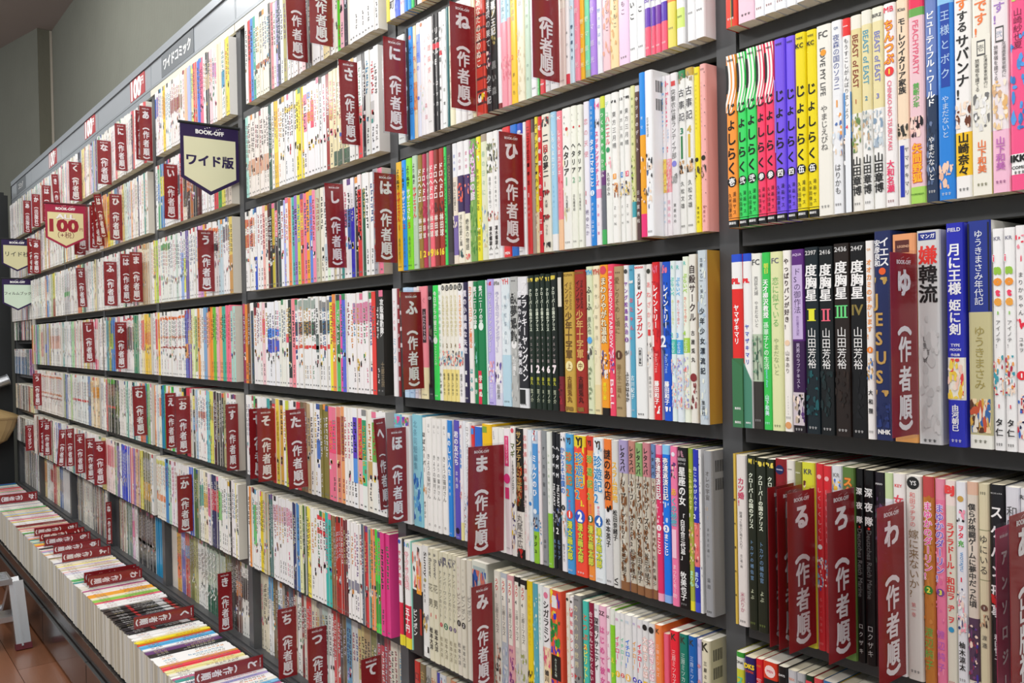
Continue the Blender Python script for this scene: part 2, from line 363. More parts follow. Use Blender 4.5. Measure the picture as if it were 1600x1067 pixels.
def draw(F, toks, t):
    for q_, tk in enumerate(toks):
        p = tk.split(); c = p[0]; L = 1+q_*.45
        if c == 't' or c == 'T':
            txt = p[4]; ca = float(p[5]) if len(p) > 5 else .5; sz = float(p[6]) if len(p) > 6 else None
            F.vtext(txt, float(p[1]), float(p[2]), p[3], ca, sz, .023 if c == 'T' else .008, l=L)
        elif c == 'O':          # outlined bold text: a wider copy below in a second colour
            F.vtext(p[5], float(p[1]), float(p[2]), p[4], .5, None, .065, l=L-.15); F.vtext(p[5], float(p[1]), float(p[2]), p[3], .5, None, .02, l=L+.2)
        elif c == 's':
            F.htext(p[4].replace('_', ' '), float(p[5]) if len(p) > 5 else .5, (float(p[1])+float(p[2]))/2, (float(p[2])-float(p[1]))*F.h, p[3], .012, rot=math.pi/2, hmax=F.w*.55, l=L)
        elif c == 'h':
            F.htext(p[3].replace('_', ' '), .5, float(p[1]), F.w*float(p[4]), p[2], .02 if len(p) < 6 else float(p[5]), hmax=F.w*.95, l=L)
        elif c == 'o':
            F.disc(float(p[4]) if len(p) > 4 else .5, float(p[1]), F.w*float(p[2]), p[3], L)
        elif c == 'i':
            F.art(float(p[1]), float(p[2]), p[3].split(','), int(p[4]) if len(p) > 4 else 12, seed=len(tk), l=L-.1)
        elif c == 'r':
            F.rect(float(p[4]), float(p[1]), float(p[5]), float(p[2]), p[3], L)
        elif c == 'p':          # diagonal split: p b0 b1 colour
            F.pts([(0, float(p[1])), (1, float(p[2])), (1, 1), (0, 1)][::-1], p[3], L)
        elif c == 'a':          # white arcs sweeping over the head of the spine
            for r0, r1, cc in ((-.1, .16, '1c1c1c'), (.16, .36, 'f6f2ee'), (.36, .50, p[2]), (.50, .72, 'f6f2ee'), (.86, .97, 'f6f2ee')):
                for q in range(12):
                    b0, b1 = -.0+q*.0275, (q+1)*.0275
                    def xx(r, b): return min(1, max(0, r+.34*math.sin(math.pi*min(1, (b+.03)/.36))-.16+max(0, b-.2)*(-2.2)))
                    if r0 < 0 and not .05 < b0 < .2: continue
                    x0_, x1_, x2_, x3_ = xx(r0, b0), xx(r1, b0), xx(r1, b1), xx(r0, b1)
                    if x1_-x0_ > .005 or x2_-x3_ > .005: F.pts([(x3_, b1), (x2_, b1), (x1_, b0), (x0_, b0)], cc, L+.02)
        elif c == 'k':          # small publisher mark of tiny strokes
            b_ = float(p[1])
            for q in range(3):
                a_ = .22+.2*q; F.rect(a_, b_-.002, a_+.15, b_+.0005, p[2], L); F.rect(a_+.02, b_+.004, a_+.13, b_+.0065, p[2], L); F.rect(a_+.055, b_-.005, a_+.085, b_+.009, p[2], L)
def comic(x0, x1, z0, h, ys, base, toks, label, group, D=.128, nm='comic_book'):
    root = empty(nm, ((x0+x1)/2, ys+D/2, z0), label, 'book', group)
    m = MB(); P = profile(x0, x1, ys, D); z1 = z0+h; t = x1-x0
    bands = [(float(k.split()[1]), float(k.split()[2]), k.split()[3]) for k in toks if k[0] == 'b']
    cuts = sorted(set([0., 1.]+[q for a_, b_, c_ in bands for q in (max(0, a_), min(1, b_))]))
    for q0, q1 in zip(cuts, cuts[1:]):
        col = base; mid = (q0+q1)/2
        for a_, b_, c_ in bands:
            if a_ <= mid <= b_: col = c_
        za, zb = z1-q0*h, z1-q1*h
        for j in range(len(P)-1):
            c_ = col if 0 < j < len(P)-2 else (SIDE if (j == 0 or j == len(P)-2) and SIDE else base)
            m.poly([(P[j][0], P[j][1], zb), (P[j+1][0], P[j+1][1], zb), (P[j+1][0], P[j+1][1], za), (P[j][0], P[j][1], za)], c_)
    F = Face(m, (x0, ys, z1), (1, 0, 0), (0, 0, -1), t, h)
    draw(F, [k for k in toks if k[0] not in 'bF'], t)
    if 'F' in [k[0] for k in toks]:     # bar codes on the back cover
        G = Face(m, (x1, ys, z1), (0, 1, 0), (0, 0, -1), D, h)
        for r_ in (.06, .17):
            for q in range(12): G.rect(.055+q*.011, r_, .055+q*.011+(.005 if q % 3 else .008), r_+.07, '333', 1.5)
    m.build('cover', M_COVER, root)
    pg = MB(); pc_ = random.choice(PAGES); pg.box(x0+.0006, x1-.0006, ys+.0016, ys+D-.001, z0+.0006, z1-.0006, pc_); pg.build('page_block', M_PAPER, root)
    return root
SIDE = None
GROUP = 'comic books standing on the shelves'
def shelf_row(k, bay, data, zref='m', uend=None, shelfname='', bayname='', ybase=-.02, htop=None, zbase=None):
    global SIDE
    rows = []
    for ln in data.strip().split('\n'):
        parts = [p.strip() for p in ln.split('|')]; hd_ = parts[0].split()
        opt = dict(x.split('=') for x in hd_[2:]); rows.append((float(hd_[0]), hd_[1], opt, [p for p in parts[1:] if p]))
    zb = board(k)+.0002 if zbase is None else zbase
    prev = -99; left, right = PX[bay]+UW, (PX[bay-1] if bay else .70)
    geo = []
    for i, (u, base, opt, toks) in enumerate(rows):
        h = .186*min(1.045, float(opt.get('h', 1+random.uniform(-.006, .004)))); f = float(opt.get('f', random.uniform(-.0015, .0012)))
        ys = ybase-f; zr = {'m': zb+h/2, 'b': zb, 't': zb+h*.93}[zref]
        ue = float(opt['e']) if 'e' in opt else (rows[i+1][0] if i+1 < len(rows) else uend)
        geo.append([xat(u, ys, zr), xat(ue, ys, zr), ys, h])
    xf, xl = geo[0][0], geo[-1][1]; over = max(0, xl-(right-.0006)); under = max(0, left+.0004-xf)
    def warp(x):
        t = min(1, max(0, (x-xf)/(xl-xf))); return x-over*t**3+under*(1-t)**3
    for i, (u, base, opt, toks) in enumerate(rows):
        x0, x1, ys, h = geo[i]; x0, x1 = warp(x0), warp(x1)
        x0 = max(x0, left+.0003, prev); x1 = min(x1, right-.0004)
        if x1-x0 < .003: x1 = x0+.003
        SIDE = opt.get('c')
        ink = next((q.split()[3] for q in toks if q[0] in 'tTO'), None); vol = next((q.split()[3] for q in toks if q[0] == 'h' and q.split()[3].isdigit()), None)
        lab = '%s comic%s%s, %s from left, %s shelf, %s bay' % (cname(base), ' with %s title' % cname(ink) if ink else '', '', ORD[i+1], shelfname, bayname)
        comic(x0+.00015, x1-.00015, zb, h, ys, base, toks, lab, GROUP)
        ENDX[(bay, k)] = x1; prev = x1
ENDX = {}

# ---- nearest bay
J = '| T .27 .70 111 じょしらく .5 1 | o .735 .44 111 | T .70 .77 fff %s .5 .6 | t .79 .93 111 漫画ヤス .72 .36 | t .80 .94 111 久米田康治 .28 .36 | b .945 .949 111 | b .958 1 1c1c1c | h .975 eee 講談社 .7 | h .03 222 WIDE .6'
JS = '| a %s %s'
shelf_row(1, 0, '''
1128 e8402c e=1147 | T .3 .8 e8c030 技編集 | r 0 1 b09040 .5 .62 | r .75 .95 222 .58 .75 | k .95 fff
1148.8 f4cfe0 | t .55 .85 c66 少女の庭 | k .955 555
1176 f2f4f8 | t .1 .5 555 星の物語 | k .95 a66
1191.5 f4f6fa | t .1 .5 555 星の物語 | k .95 a66
1208.8 f4f6fa | t .1 .5 555 星の物語 | k .95 a66
1226 f2f4f8 | t .1 .5 555 星の物語 | k .95 a66
1243 f4f6fa | t .1 .5 555 星の物語 | k .95 a66
1264 f2f4f8 | t .1 .5 555 星の物語 | k .95 a66
1284 eef0f4 | k .95 a66
1306 f4f4f4 | k .95 a66
1328 e8e8ea | k .95 a66
''', 'b', 1350, 'topmost', 'nearest')
shelf_row(2, 0, ('''
1134 fa9a3c %s %s
1150 3cda68 %s %s
1165.5 3cda68 %s %s
1181 f4436c %s %s
1195 f4436c %s %s
1209.7 7a58ec %s | r .22 .62 9a84f4 .04 .12
1226 7c5cf4 %s
1242.5 f0dc18 %s | h .07 222 KC .7
1259 f0dc18 %s | h .07 222 KC .7
''' % (JS % ('f4902c', 'fa9a3c'), J % '壱', JS % ('3cc868', '3cda68'), J % '弐', JS % ('3cc868', '3cda68'), J % '弐', JS % ('e8305c', 'f4436c'), J % '参', JS % ('e8305c', 'f4436c'), J % '参', J % '四', J % '四', J % '伍', J % '伍')) .strip()+'''
1276 f1efe6 | h .05 555 FC .6 | s .12 .37 555 LOVE_MY_LIFE .45 | o .145 .2 f0a030 | t .42 .66 555 やまじえびね .5 .6 | k .95 999
1299.4 eef0f4 | h .04 6a7a9a QR .4 | t .07 .36 4a5a9a 夜森の国のソラニ .5 .8 | h .43 f0a040 1 .45 | i .48 .70 f0a050,f4d8b8,5878b8,fff,d8e4f0 12 | t .74 .90 333 はりかも .5 .6 | k .95 777
1316.4 f2f2f2 | b 0 .09 e83030 | h .04 fff HANA .6 | b .38 .62 3a8ad0 | r .38 .62 f2f2f2 .35 1 | t .10 .52 222 もうすこしがんばりましょう .55 .62 | h .56 e83050 4 .35 | i .6 .76 201c20,f4dcc8,f0f0f0,6a2030 10 | T .79 .92 e03a3a 山口舞子 .6 .66 | b .62 1 2c2c30 | r .60 1 eef2f8 .25 1
1329 efe9cf | b 0 .07 f0ece0 | s .10 .37 8a3a2c BEAST_of_EAST | b .07 .5 e6d9a0 | h .44 b05a30 1 .3 | i .5 .70 8a9a5a,c8b070,6a8a50,e0d0a0 12 | T .72 .92 333 山田章博 | k .96 888 | b .5 1 f2f0ea
1346 eeece0 | b .07 .5 e9deab | s .10 .37 58a0b8 BEAST_of_EAST | h .44 4a90b0 2 .3 | i .5 .70 b0b8b8,889aa0,d8d8d0,c8a888 12 | T .72 .92 333 山田章博 | k .96 888 | b .5 1 f2f2f0
1361.8 f0eedc | b .07 .5 e9deab | h .04 444 BIRZ .8 | s .12 .37 7a80c8 BEAST_of_EAST | h .44 7a80c8 3 .3 | i .5 .70 a8b8c8,88a0b8,f0f0f0,c8d4dc 12 | T .72 .92 222 山田章博 | b .5 1 f2f2f0
1381 f5f1f1 | h .03 e83a5a MB .8 | O .08 .30 f0b030 d83a40 ちんつぶ | o .335 .4 e83a40 | h .335 f8e040 1 .3 .05 | s .38 .72 e87088 CHINKO-NO-TSUBUYAKI | T .77 .93 e8406c 大和名瀬 | k .97 a77
1399.5 f4dcc0 | h .05 555 Kiss .6 | T .09 .46 2a2a2a モーレツイタリア家族 .5 .9 | i .60 .68 3a3a30,f4dcc8,333 8 | r .71 .96 2a3cb0 .25 .60 | t .71 .96 222 ヤマザキマリ .8 .4 | b .68 1 f0ece8
1419.6 ecc8d0 | b 0 .06 e8305a | b .06 .10 68a850 | s .12 .38 e86080 PEACHYPARTY | T .42 .54 58b050 禁断少年 .5 .5 | i .58 .68 1c1820,f8dcd0,2a2028,f4c8c0 12 | O .71 .90 f8c030 e8503a 矢間野狐 | b .92 1 a8d860 | h .955 487828 SHOBUNKAN .85
1444 5a78b8 | b .0 .3 6f86c4 | b .5 1 2c3c58 | h .03 dde FC .5 | T .10 .55 fff ビューティフル・ワールド .5 .74 | i .62 .92 3a4a68,55688c,6a7ca0,2a3448 14 | t .69 .90 fff やまだないと .5 .55 | k .95 ddd
1464 2a84dc | b 0 .08 8cc4f0 | r .08 .47 2448a8 .25 .8 | t .10 .44 bcd8f4 王様とボク .52 .6 | t .51 .71 cfe4f8 やまだないと .5 .5 | i .82 .95 f4d0b8,e8b8a0,f0c8b0 6 | k .97 cde
1490 f2f0ee | T .02 .14 f08038 恋す | T .14 .24 333 する | T .25 .55 2c2c2c サバンナ! | i .56 .68 6a3a28,f8e0cc,7a4430,f6dcc8 10 | b .70 .9 f8c828 | T .70 .90 2a2418 山崎奈々 | k .96 777
1518.6 efece0 | T .0 .29 ef8048 妖寄です! | p .28 .28 efece0 | r .30 .37 555 .28 .75 | r .308 .362 efece0 .33 .70 | t .31 .36 555 壱 .5 .36 | t .37 .52 333 女漫画家東京都内に .75 .26 | t .38 .53 333 旅寄宿を建てる .3 .26 | i .54 .71 f4f4f4,777,f0eee8,ddd 10 | T .75 .90 e87840 山下和美 .5 .7 | b .72 1 f4f0a8 | k .95 886
1548 efe6ea | T .0 .25 a880c8 妖寄です! | r .26 .33 555 .28 .75 | r .268 .322 efe6ea .33 .70 | t .27 .32 68a 弐 .5 .36 | t .33 .49 333 女漫画家東京都内に .75 .26 | t .34 .50 333 旅寄宿を建てる .3 .26 | i .5 .72 f0d0a0,e8b878,f8ecd8,d8b088 12 | T .75 .90 c070b8 山下和美 .5 .7 | b .72 1 f4c0d8 | k .95 a69
1576.5 f4588c | s .02 .12 f8a0b8 PRISM | h .15 c8d870 55 .6 | t .2 .38 7a2848 山崎紗也夏 .5 .5 | i .3 .75 4890d8,58a0e8,3878c0 10 | b .84 .93 f8f8f8 | h .86 222 IKKI .9 .05 | h .90 222 COMIX .8 | k .92 555
1606 c8d8e8 | T .2 .8 333 少女物語
''', 'm', 1630, 'second', 'nearest')
D1 = '| T .09 .29 f4f4f4 度胸星 .5 .95 | t .43 .65 f4f4f4 山田芳裕 .5 .62 | h .03 ccc %s .75 | k .965 ccc | i .66 .9 '
shelf_row(3, 0, '''
1143.2 e8302c | b 0 .045 2a52d0 | b .045 .20 f2f2f2 | h .155 e83038 PIL .7 .06 | T .29 .52 fff ヤマザキマリ .5 .5 | b .60 1 3e7248 | p .6 .65 3e7850 | h .89 eee 集英社 .6 | b .9 .904 224a2c | h .97 eee 集英社 .6
1159.5 f2f2f2 | b 0 .045 2a52d0 | h .155 e83038 PIL .7 .06 | T .40 .64 3a52c0 ヤマザキマリ .5 .5 | p .62 .73 4c8a72 | h .97 eee 集英社 .6
1174 efefe8 | h .05 555 FC .7 | t .13 .24 777 西荻夫婦 .5 .4 | t .27 .42 777 やまだないと .5 .4 | b .46 .73 b8c8b0 | r .47 .72 6a7a6a .1 .16 | r .47 .72 48564a .5 .58 | i .48 .70 5a8a68,8aa890,3a5a4a 8 | b .73 1 3a3632 | k .95 aaa
1191 3cc858 | T .06 .12 d8e85a 朝日 .6 .6 | T .15 .37 fff 天才柳沢教授 .5 .66 | T .39 .66 d4f8dc 孫華子との生活 .5 .62 | s .66 .76 9ae4f0 special_short | T .80 .92 d8f4f8 山下和美 .5 .5 | k .96 cff
1204 e2e6b0 | h .05 667 FC .6 | t .14 .42 7ab868 恋に似ている .5 .6 | t .48 .69 9aa878 やまだないと .5 .5 | k .97 886
1222 f4f0ea | T .04 .44 3a2422 やっぱりパンが好き! .5 .58 | o .51 .3 f0d0b0 | t .55 .68 4a3a34 山本あり .5 .5 | t .80 .91 888 イーストプレス .5 .2 | o .965 .36 e0a068 | k .92 aaa
1237 5c2a7c | h .03 d8c0e8 AQUA .7 | r .085 .49 c8b4e0 .1 .9 | t .10 .35 3c2458 ドSの御作法 .5 .7 | t .36 .47 7a5a9a お仕置き決定 .5 .3 | t .51 .76 d8c8e8 男男のラブテキスト .5 .32 | b .5 .78 3a1c4c | b .78 1 201820 | r .78 .96 d0c4cc .06 .94 | i .79 .95 bfae9c,222,2a2630,5a3a78,f4e0d0 10 | k .98 ccc
1257 17232a | r .33 .395 e8e838 .3 .7 | r .33 .335 e8e838 .2 .8 | r .39 .395 e8e838 .2 .8 '''+D1 % '2397'+'''1f5a60,234c52,16363c 10
1280 14181a | r .33 .395 f06a80 .28 .42 | r .33 .395 f06a80 .58 .72 | r .33 .335 f06a80 .18 .82 | r .39 .395 f06a80 .18 .82 '''+D1 % '2416'+'''1c3032,1a2628 8
1302.5 261c18 | r .32 .385 6ee088 .20 .32 | r .32 .385 6ee088 .44 .56 | r .32 .385 6ee088 .68 .80 | r .32 .325 6ee088 .1 .9 | r .38 .385 6ee088 .1 .9 '''+D1 % '2436'+'''2e221c,201814 6
1328 101012 | h .345 8a7a40 IV .7 '''+D1 % '2447'+'''16161a,1a1a1e 4
1353 f2f0ee | h .045 e0a870 QR .5 | T .09 .50 f0983c オオカミの手かします! .5 .7 | o .55 .4 f08a34 | h .55 fff 1 .25 .05 | i .59 .70 c89a50,f4dcc0,4878b8 10 | T .74 .88 2c2c2c 大和狸 .5 .6 | k .96 777
1365.6 222c5c e=1394 h=1.06 | T .03 .17 f0f0f4 イエス .62 .62 | T .04 .17 f0f0f4 安彦良和 .22 .34 | o .192 .2 e8602c | i .22 .26 b89850,c8a860 2 | T .28 .74 c8a058 JESUS .5 .9 | i .76 .79 c8a058,b89050 2 | i .82 .94 2a3a78,1c2858 8 | h .96 eee NHK .7 .05
1395 a04a58 h=1.02 e=1432 c=e8a868 | b 0 .1 e8a070 | r .03 .09 5a2c28 .15 .75 | h .06 e0b090 LEGEND .5 | b .96 1 e0a058
1433 d4d4d4 e=1470 h=1.025 c=c9c9c9 | r .01 .045 26348c .1 .85 | h .027 fff マンガ .6 | T .07 .16 e03a34 嫌 | T .16 .34 222 韓流 | t .49 .62 3a3a3a 山野車輪 .4 .5 | i .4 .95 c6c6c6,cccccc,dadada 16 | k .98 555
1478.5 2a30b4 e=1507 h=1.045 | h .03 dde FIELD .7 | T .09 .32 f4f4f8 月に王様 | T .34 .50 f4f4f8 姫に剣 | h .545 e8e8f4 TYPE .5 | h .565 e8e8f4 MOON .6 | h .588 e8e8f4 作品集 .5 | b .60 .79 f0ece0 | i .605 .785 f4d850,f8e8d8,f8d0c0,f0c848,e84848 16 | T .81 .93 f0f0f4 由河朝巳 .45 .6 | k .97 dde
1512 cbc496 e=1549 h=1.045 c=f2f2f0 | b 0 .40 2a3a90 | r .01 .395 222 .04 .1 | r .01 .395 222 .90 .96 | t .04 .37 f0f4fa ゆうきまさみ年代記 .5 .5 | t .46 .74 a89a58 ゆうきまさみ .5 .5 | i .78 .93 c85838,f0d8b0,3a68a8,d8a848,5a3828,e8e0d0 26 | b .94 1 efefe6 | k .965 887
1551 f4f4f4 | h .045 889 KR .6 | O .10 .16 f04868 f4f4f4 i | h .19 98c848 n .6 .09 | h .24 f09838 o .6 .09 | h .29 f04868 t .45 .09 | h .33 f0a848 e .6 .09 | h .38 88c850 ! .2 .09 | t .41 .54 333 アイノテ! .5 .45 | i .57 .75 b83048,f8e0cc,f0a050,40a0b0,f4f4f4 16 | h .80 e04860 1 .25 .05 | T .85 .94 2c2c2c タ仁 .5 .7 | k .97 666
1569 f4f4f4 | h .045 889 KR .6 | O .10 .16 f04868 f4f4f4 i | h .19 98c848 n .6 .09 | h .24 f09838 o .6 .09 | h .29 f04868 t .45 .09 | h .33 f0a848 e .6 .09 | h .38 88c850 ! .2 .09 | t .41 .54 333 アイノテ! .5 .45 | i .57 .75 b83048,f8e0cc,f0a050,40a0b0,f4f4f4 16 | h .80 e04860 1 .25 .05 | T .85 .94 2c2c2c タ仁 .5 .7 | k .97 666
1587 f2eff0 | i .02 .16 e84058,f090a0 3 | t .20 .40 333 まりかちゃん .5 .5 | i .41 .46 e83048 3 | t .49 .56 333 ユキヲ .5 .42 | o .66 .45 e8303c | h .66 fff 1 .3 .05 | i .74 .94 3a68c8,f8e0cc,22204a,c83038 12
1605 eeeef0 | T .1 .8 444 少女物語
''', 'm', 1626, 'third', 'nearest')
CL = '| i .02 .05 d8c040,e8d860 3 | T .10 .42 e8f0dc クローバーの国のアリス .5 .62 | t .48 .72 7aa0c8 トカゲの補佐官 .5 .4 | t .76 .83 e0e8c8 よぶ .5 .4 | k .96 7a8a4a'
shelf_row(4, 0, '''
1145 d8b850 h=1.0 e=1148.5 f=-.002 | T .2 .9 4a3a28 森の国の本
1149 e2dcd8 e=1165 | T .13 .30 c83a60 カツ婚! .5 .7 | t .33 .55 555 間違った努力に喝を入れて .45 .36 | t .58 .66 777 恋に婚一瞬 .45 .3 | t .80 .92 c06a80 米沢りか .5 .5 | k .97 777
1166 22281c '''+CL+'''
1180 22281c '''+CL+'''
1196.5 22281c e=1210 '''+CL+'''
1211 8a1c24 e=1227 c=e0486a | o .06 .42 1c2458 | h .06 dde MANGA .6 | T .2 .8 e8d8d0 記憶の国
1228 e6e2da | h .05 666 COMIC .5 | t .15 .8 666 木洩れ日の町
1242 8a8a50 | h .06 e8e8c8 MEN .6 | t .2 .8 eee 遠い空
1253 d8d83c e=1274 c=d8d4e0 | h .05 555 KR .6 | i .1 .2 6a3a30,f8e0cc 6
1275.4 d83038 | o .07 .3 f0b0b0 | t .12 .42 f0c0c0 しくしくしくし .5 .6 | o .445 .32 f4f0f0 | i .50 .68 8aa8c8,f8e0d4,3858a0,f0f0f4 12 | t .71 .91 e88888 るい・たまち .5 .45 | k .96 e88
1287 d83038 e=1299 c=e8e0d8 | o .07 .3 f0b0b0 | t .12 .42 f0c0c0 しくしくしくし .5 .6 | i .50 .68 8aa8c8,f8e0d4 8
1300 dcdfe4 | h .05 888 KR .6 | i .07 .13 4878c8,f0c040 4
1316.5 5c7c3c | O .05 .2 f0a040 e0582c スタバ .7 | T .1 .9 e8c060 ころも文庫 .3 .4
1336 0e0e10 | T .08 .30 e4e4e4 深夜隊 .5 .8 | o .30 .12 c83028 | s .31 .66 6a6a6a Deutsches_Reich_Marine | t .79 .96 c8c8c8 ロクザキ .5 .6
1350 0e0e10 | T .08 .30 e4e4e4 深夜隊 .5 .8 | o .30 .12 c83028 | s .31 .66 6a6a6a Deutsches_Reich_Marine | t .79 .96 c8c8c8 ロクザキ .5 .6
1366.7 201c24 | h .06 ddd PERSO .7 | i .1 .5 3a5a48,5a4468,333 12
1383 e4e6ea | b 0 .13 c8dca8 | t .15 .8 5a78a8 ベニの空
1396 eee8e6 e=1415 | h .06 e04848 KEY .6 | T .1 .3 e04858 女の子
1416 dedad4 e=1441 | o .035 .4 222 | h .035 ddd YS .4 | t .08 .25 e06a6a 和田ラヂヲの .45 .4 | t .26 .60 8a7048 嫁に来ないか? .5 .72 | t .62 .69 d88080 第一巻 .45 .3 | k .955 777
1442 c07a38 | b 0 .1 c04a4a | i .08 .95 d08a48,b87030 14 | O .12 .50 e858a0 f8f0f8 まゆかのダーリン! | o .545 .4 388838 | h .545 e8e858 2 .35 .04 | t .72 .93 5ab858 渡辺純子 .5 .8
1459.6 e87ca0 | b 0 .1 e890a8 | i .08 .95 f090b0,e070a0 14 | O .12 .50 7a58c8 f8f0f8 まゆかのダーリン! | o .545 .4 7a4a98 | h .545 e8e858 3 .35 .04 | t .72 .93 b868c8 渡辺純子 .5 .8
1477.4 e0dccc | h .05 e84848 BJ .8 .06 | b 0 .12 f0ded8 | T .20 .57 e03a3a ラブラドール・和田ラ .5 .8 | T .58 .69 e04848 ヂヲ .5 .7 | o .71 .28 3a98c8 | k .96 c66
1494 e8eaf0 | o .08 .3 c8a050 | i .13 .19 f098b0,222 5 | T .20 .27 e84058 ヲタ .5 .6 | T .27 .31 58b048 充 .5 .6 | s .33 .42 58a0d8 WOTAJYU | h .46 e8405c 1 .3 .05 | i .50 .72 f8a8b8,3a4878,f8e0d4,fff 16 | T .75 .89 333 柚木涼太 .5 .6 | k .93 999
1511 dcd2c4 | b 0 .06 e0b8a0 | T .10 .58 3a3a3a 僕らが格闘ゲームに夢中だった頃 .5 .7 | b .63 .92 584058 | i .64 .93 8a3a50,f4d8c8,3a3048,7a4878,4a3a98 16 | b .93 1 e8e4dc
1529 d8cfae | k .04 665 | b .21 .215 997 | b .44 .445 997 | t .23 .42 333 ゆにいる .5 .85 | o .57 .35 6a4a40 | h .57 ddd 1 .2 .04 | i .60 .66 c8a080,3a2a28 6 | t .69 .76 555 渡邉 .5 .5
1546 1c1c20 e=1570 | h .04 ccc YKコミックス .8 | T .08 .62 f0f0f0 スケバン刑事 .5 .9 | i .5 .56 c82828 4 | T .68 .80 ddd 和田慎二 .5 .6
1571.5 dcdce4 | t .08 .2 444 和田 .5 .8 | t .3 .8 888 物語
1594.5 e4e4e8 | h .04 333 RIN .9 | T .1 .8 555 夏の少年
''', 'm', 1612, 'fourth', 'nearest')
shelf_row(5, 0, '''
1147 c8c838 | b 0 .03 3a9838 | b .03 .10 e0e0d8 | h .06 222 DNA .8 | T .13 .5 5ac8a0 スーパー4 .5 .9
1160.4 2a2460 | h .055 f0d030 DKS .9 .05 | h .085 e05030 COMIX .8 | O .14 .5 e84848 f0f0f4 クロニク
1177.6 d8242c | k .04 f0a040 | O .08 .5 d8242c e8e0e0 スパロボ
1190 d83c24 | b .10 1 1c2228 | o .055 .36 f4d8d4 | h .055 d83c54 MEN .4 | i .12 .4 f0dcb8,e8d4b0,3a5a98,f0e0c0 12
1214 18181a e=1228 | h .05 e8e8e8 DAYS .7
1229.6 c8c8cc | h .05 e08a68 REX .6 | O .11 .4 e8e8e8 222 アリス
1244 b8b8bc | h .05 333 DAYS .6 | T .11 .5 8a68c0 ゆめ
1257.4 1c3c28 | r .03 .10 e84858 .1 .9 | h .07 f4d8d4 MEN .6
1270 d84850 | k .03 eee | h .09 f0e8e8 EX .8 .05
1285 3a78b0 | b .03 1 48a8c8 | h .09 222 DNA .8
1304.7 e8c82c | r .02 .06 222 .3 .7 | h .09 d83030 REX .7
1322 e4e0d8 | T .2 .8 555 風の町
1340 dcd8cc | T .2 .8 555 風の町
1358 e0e0e0 | T .2 .8 555 冬の空
''', 't', 1376, 'fifth', 'nearest')
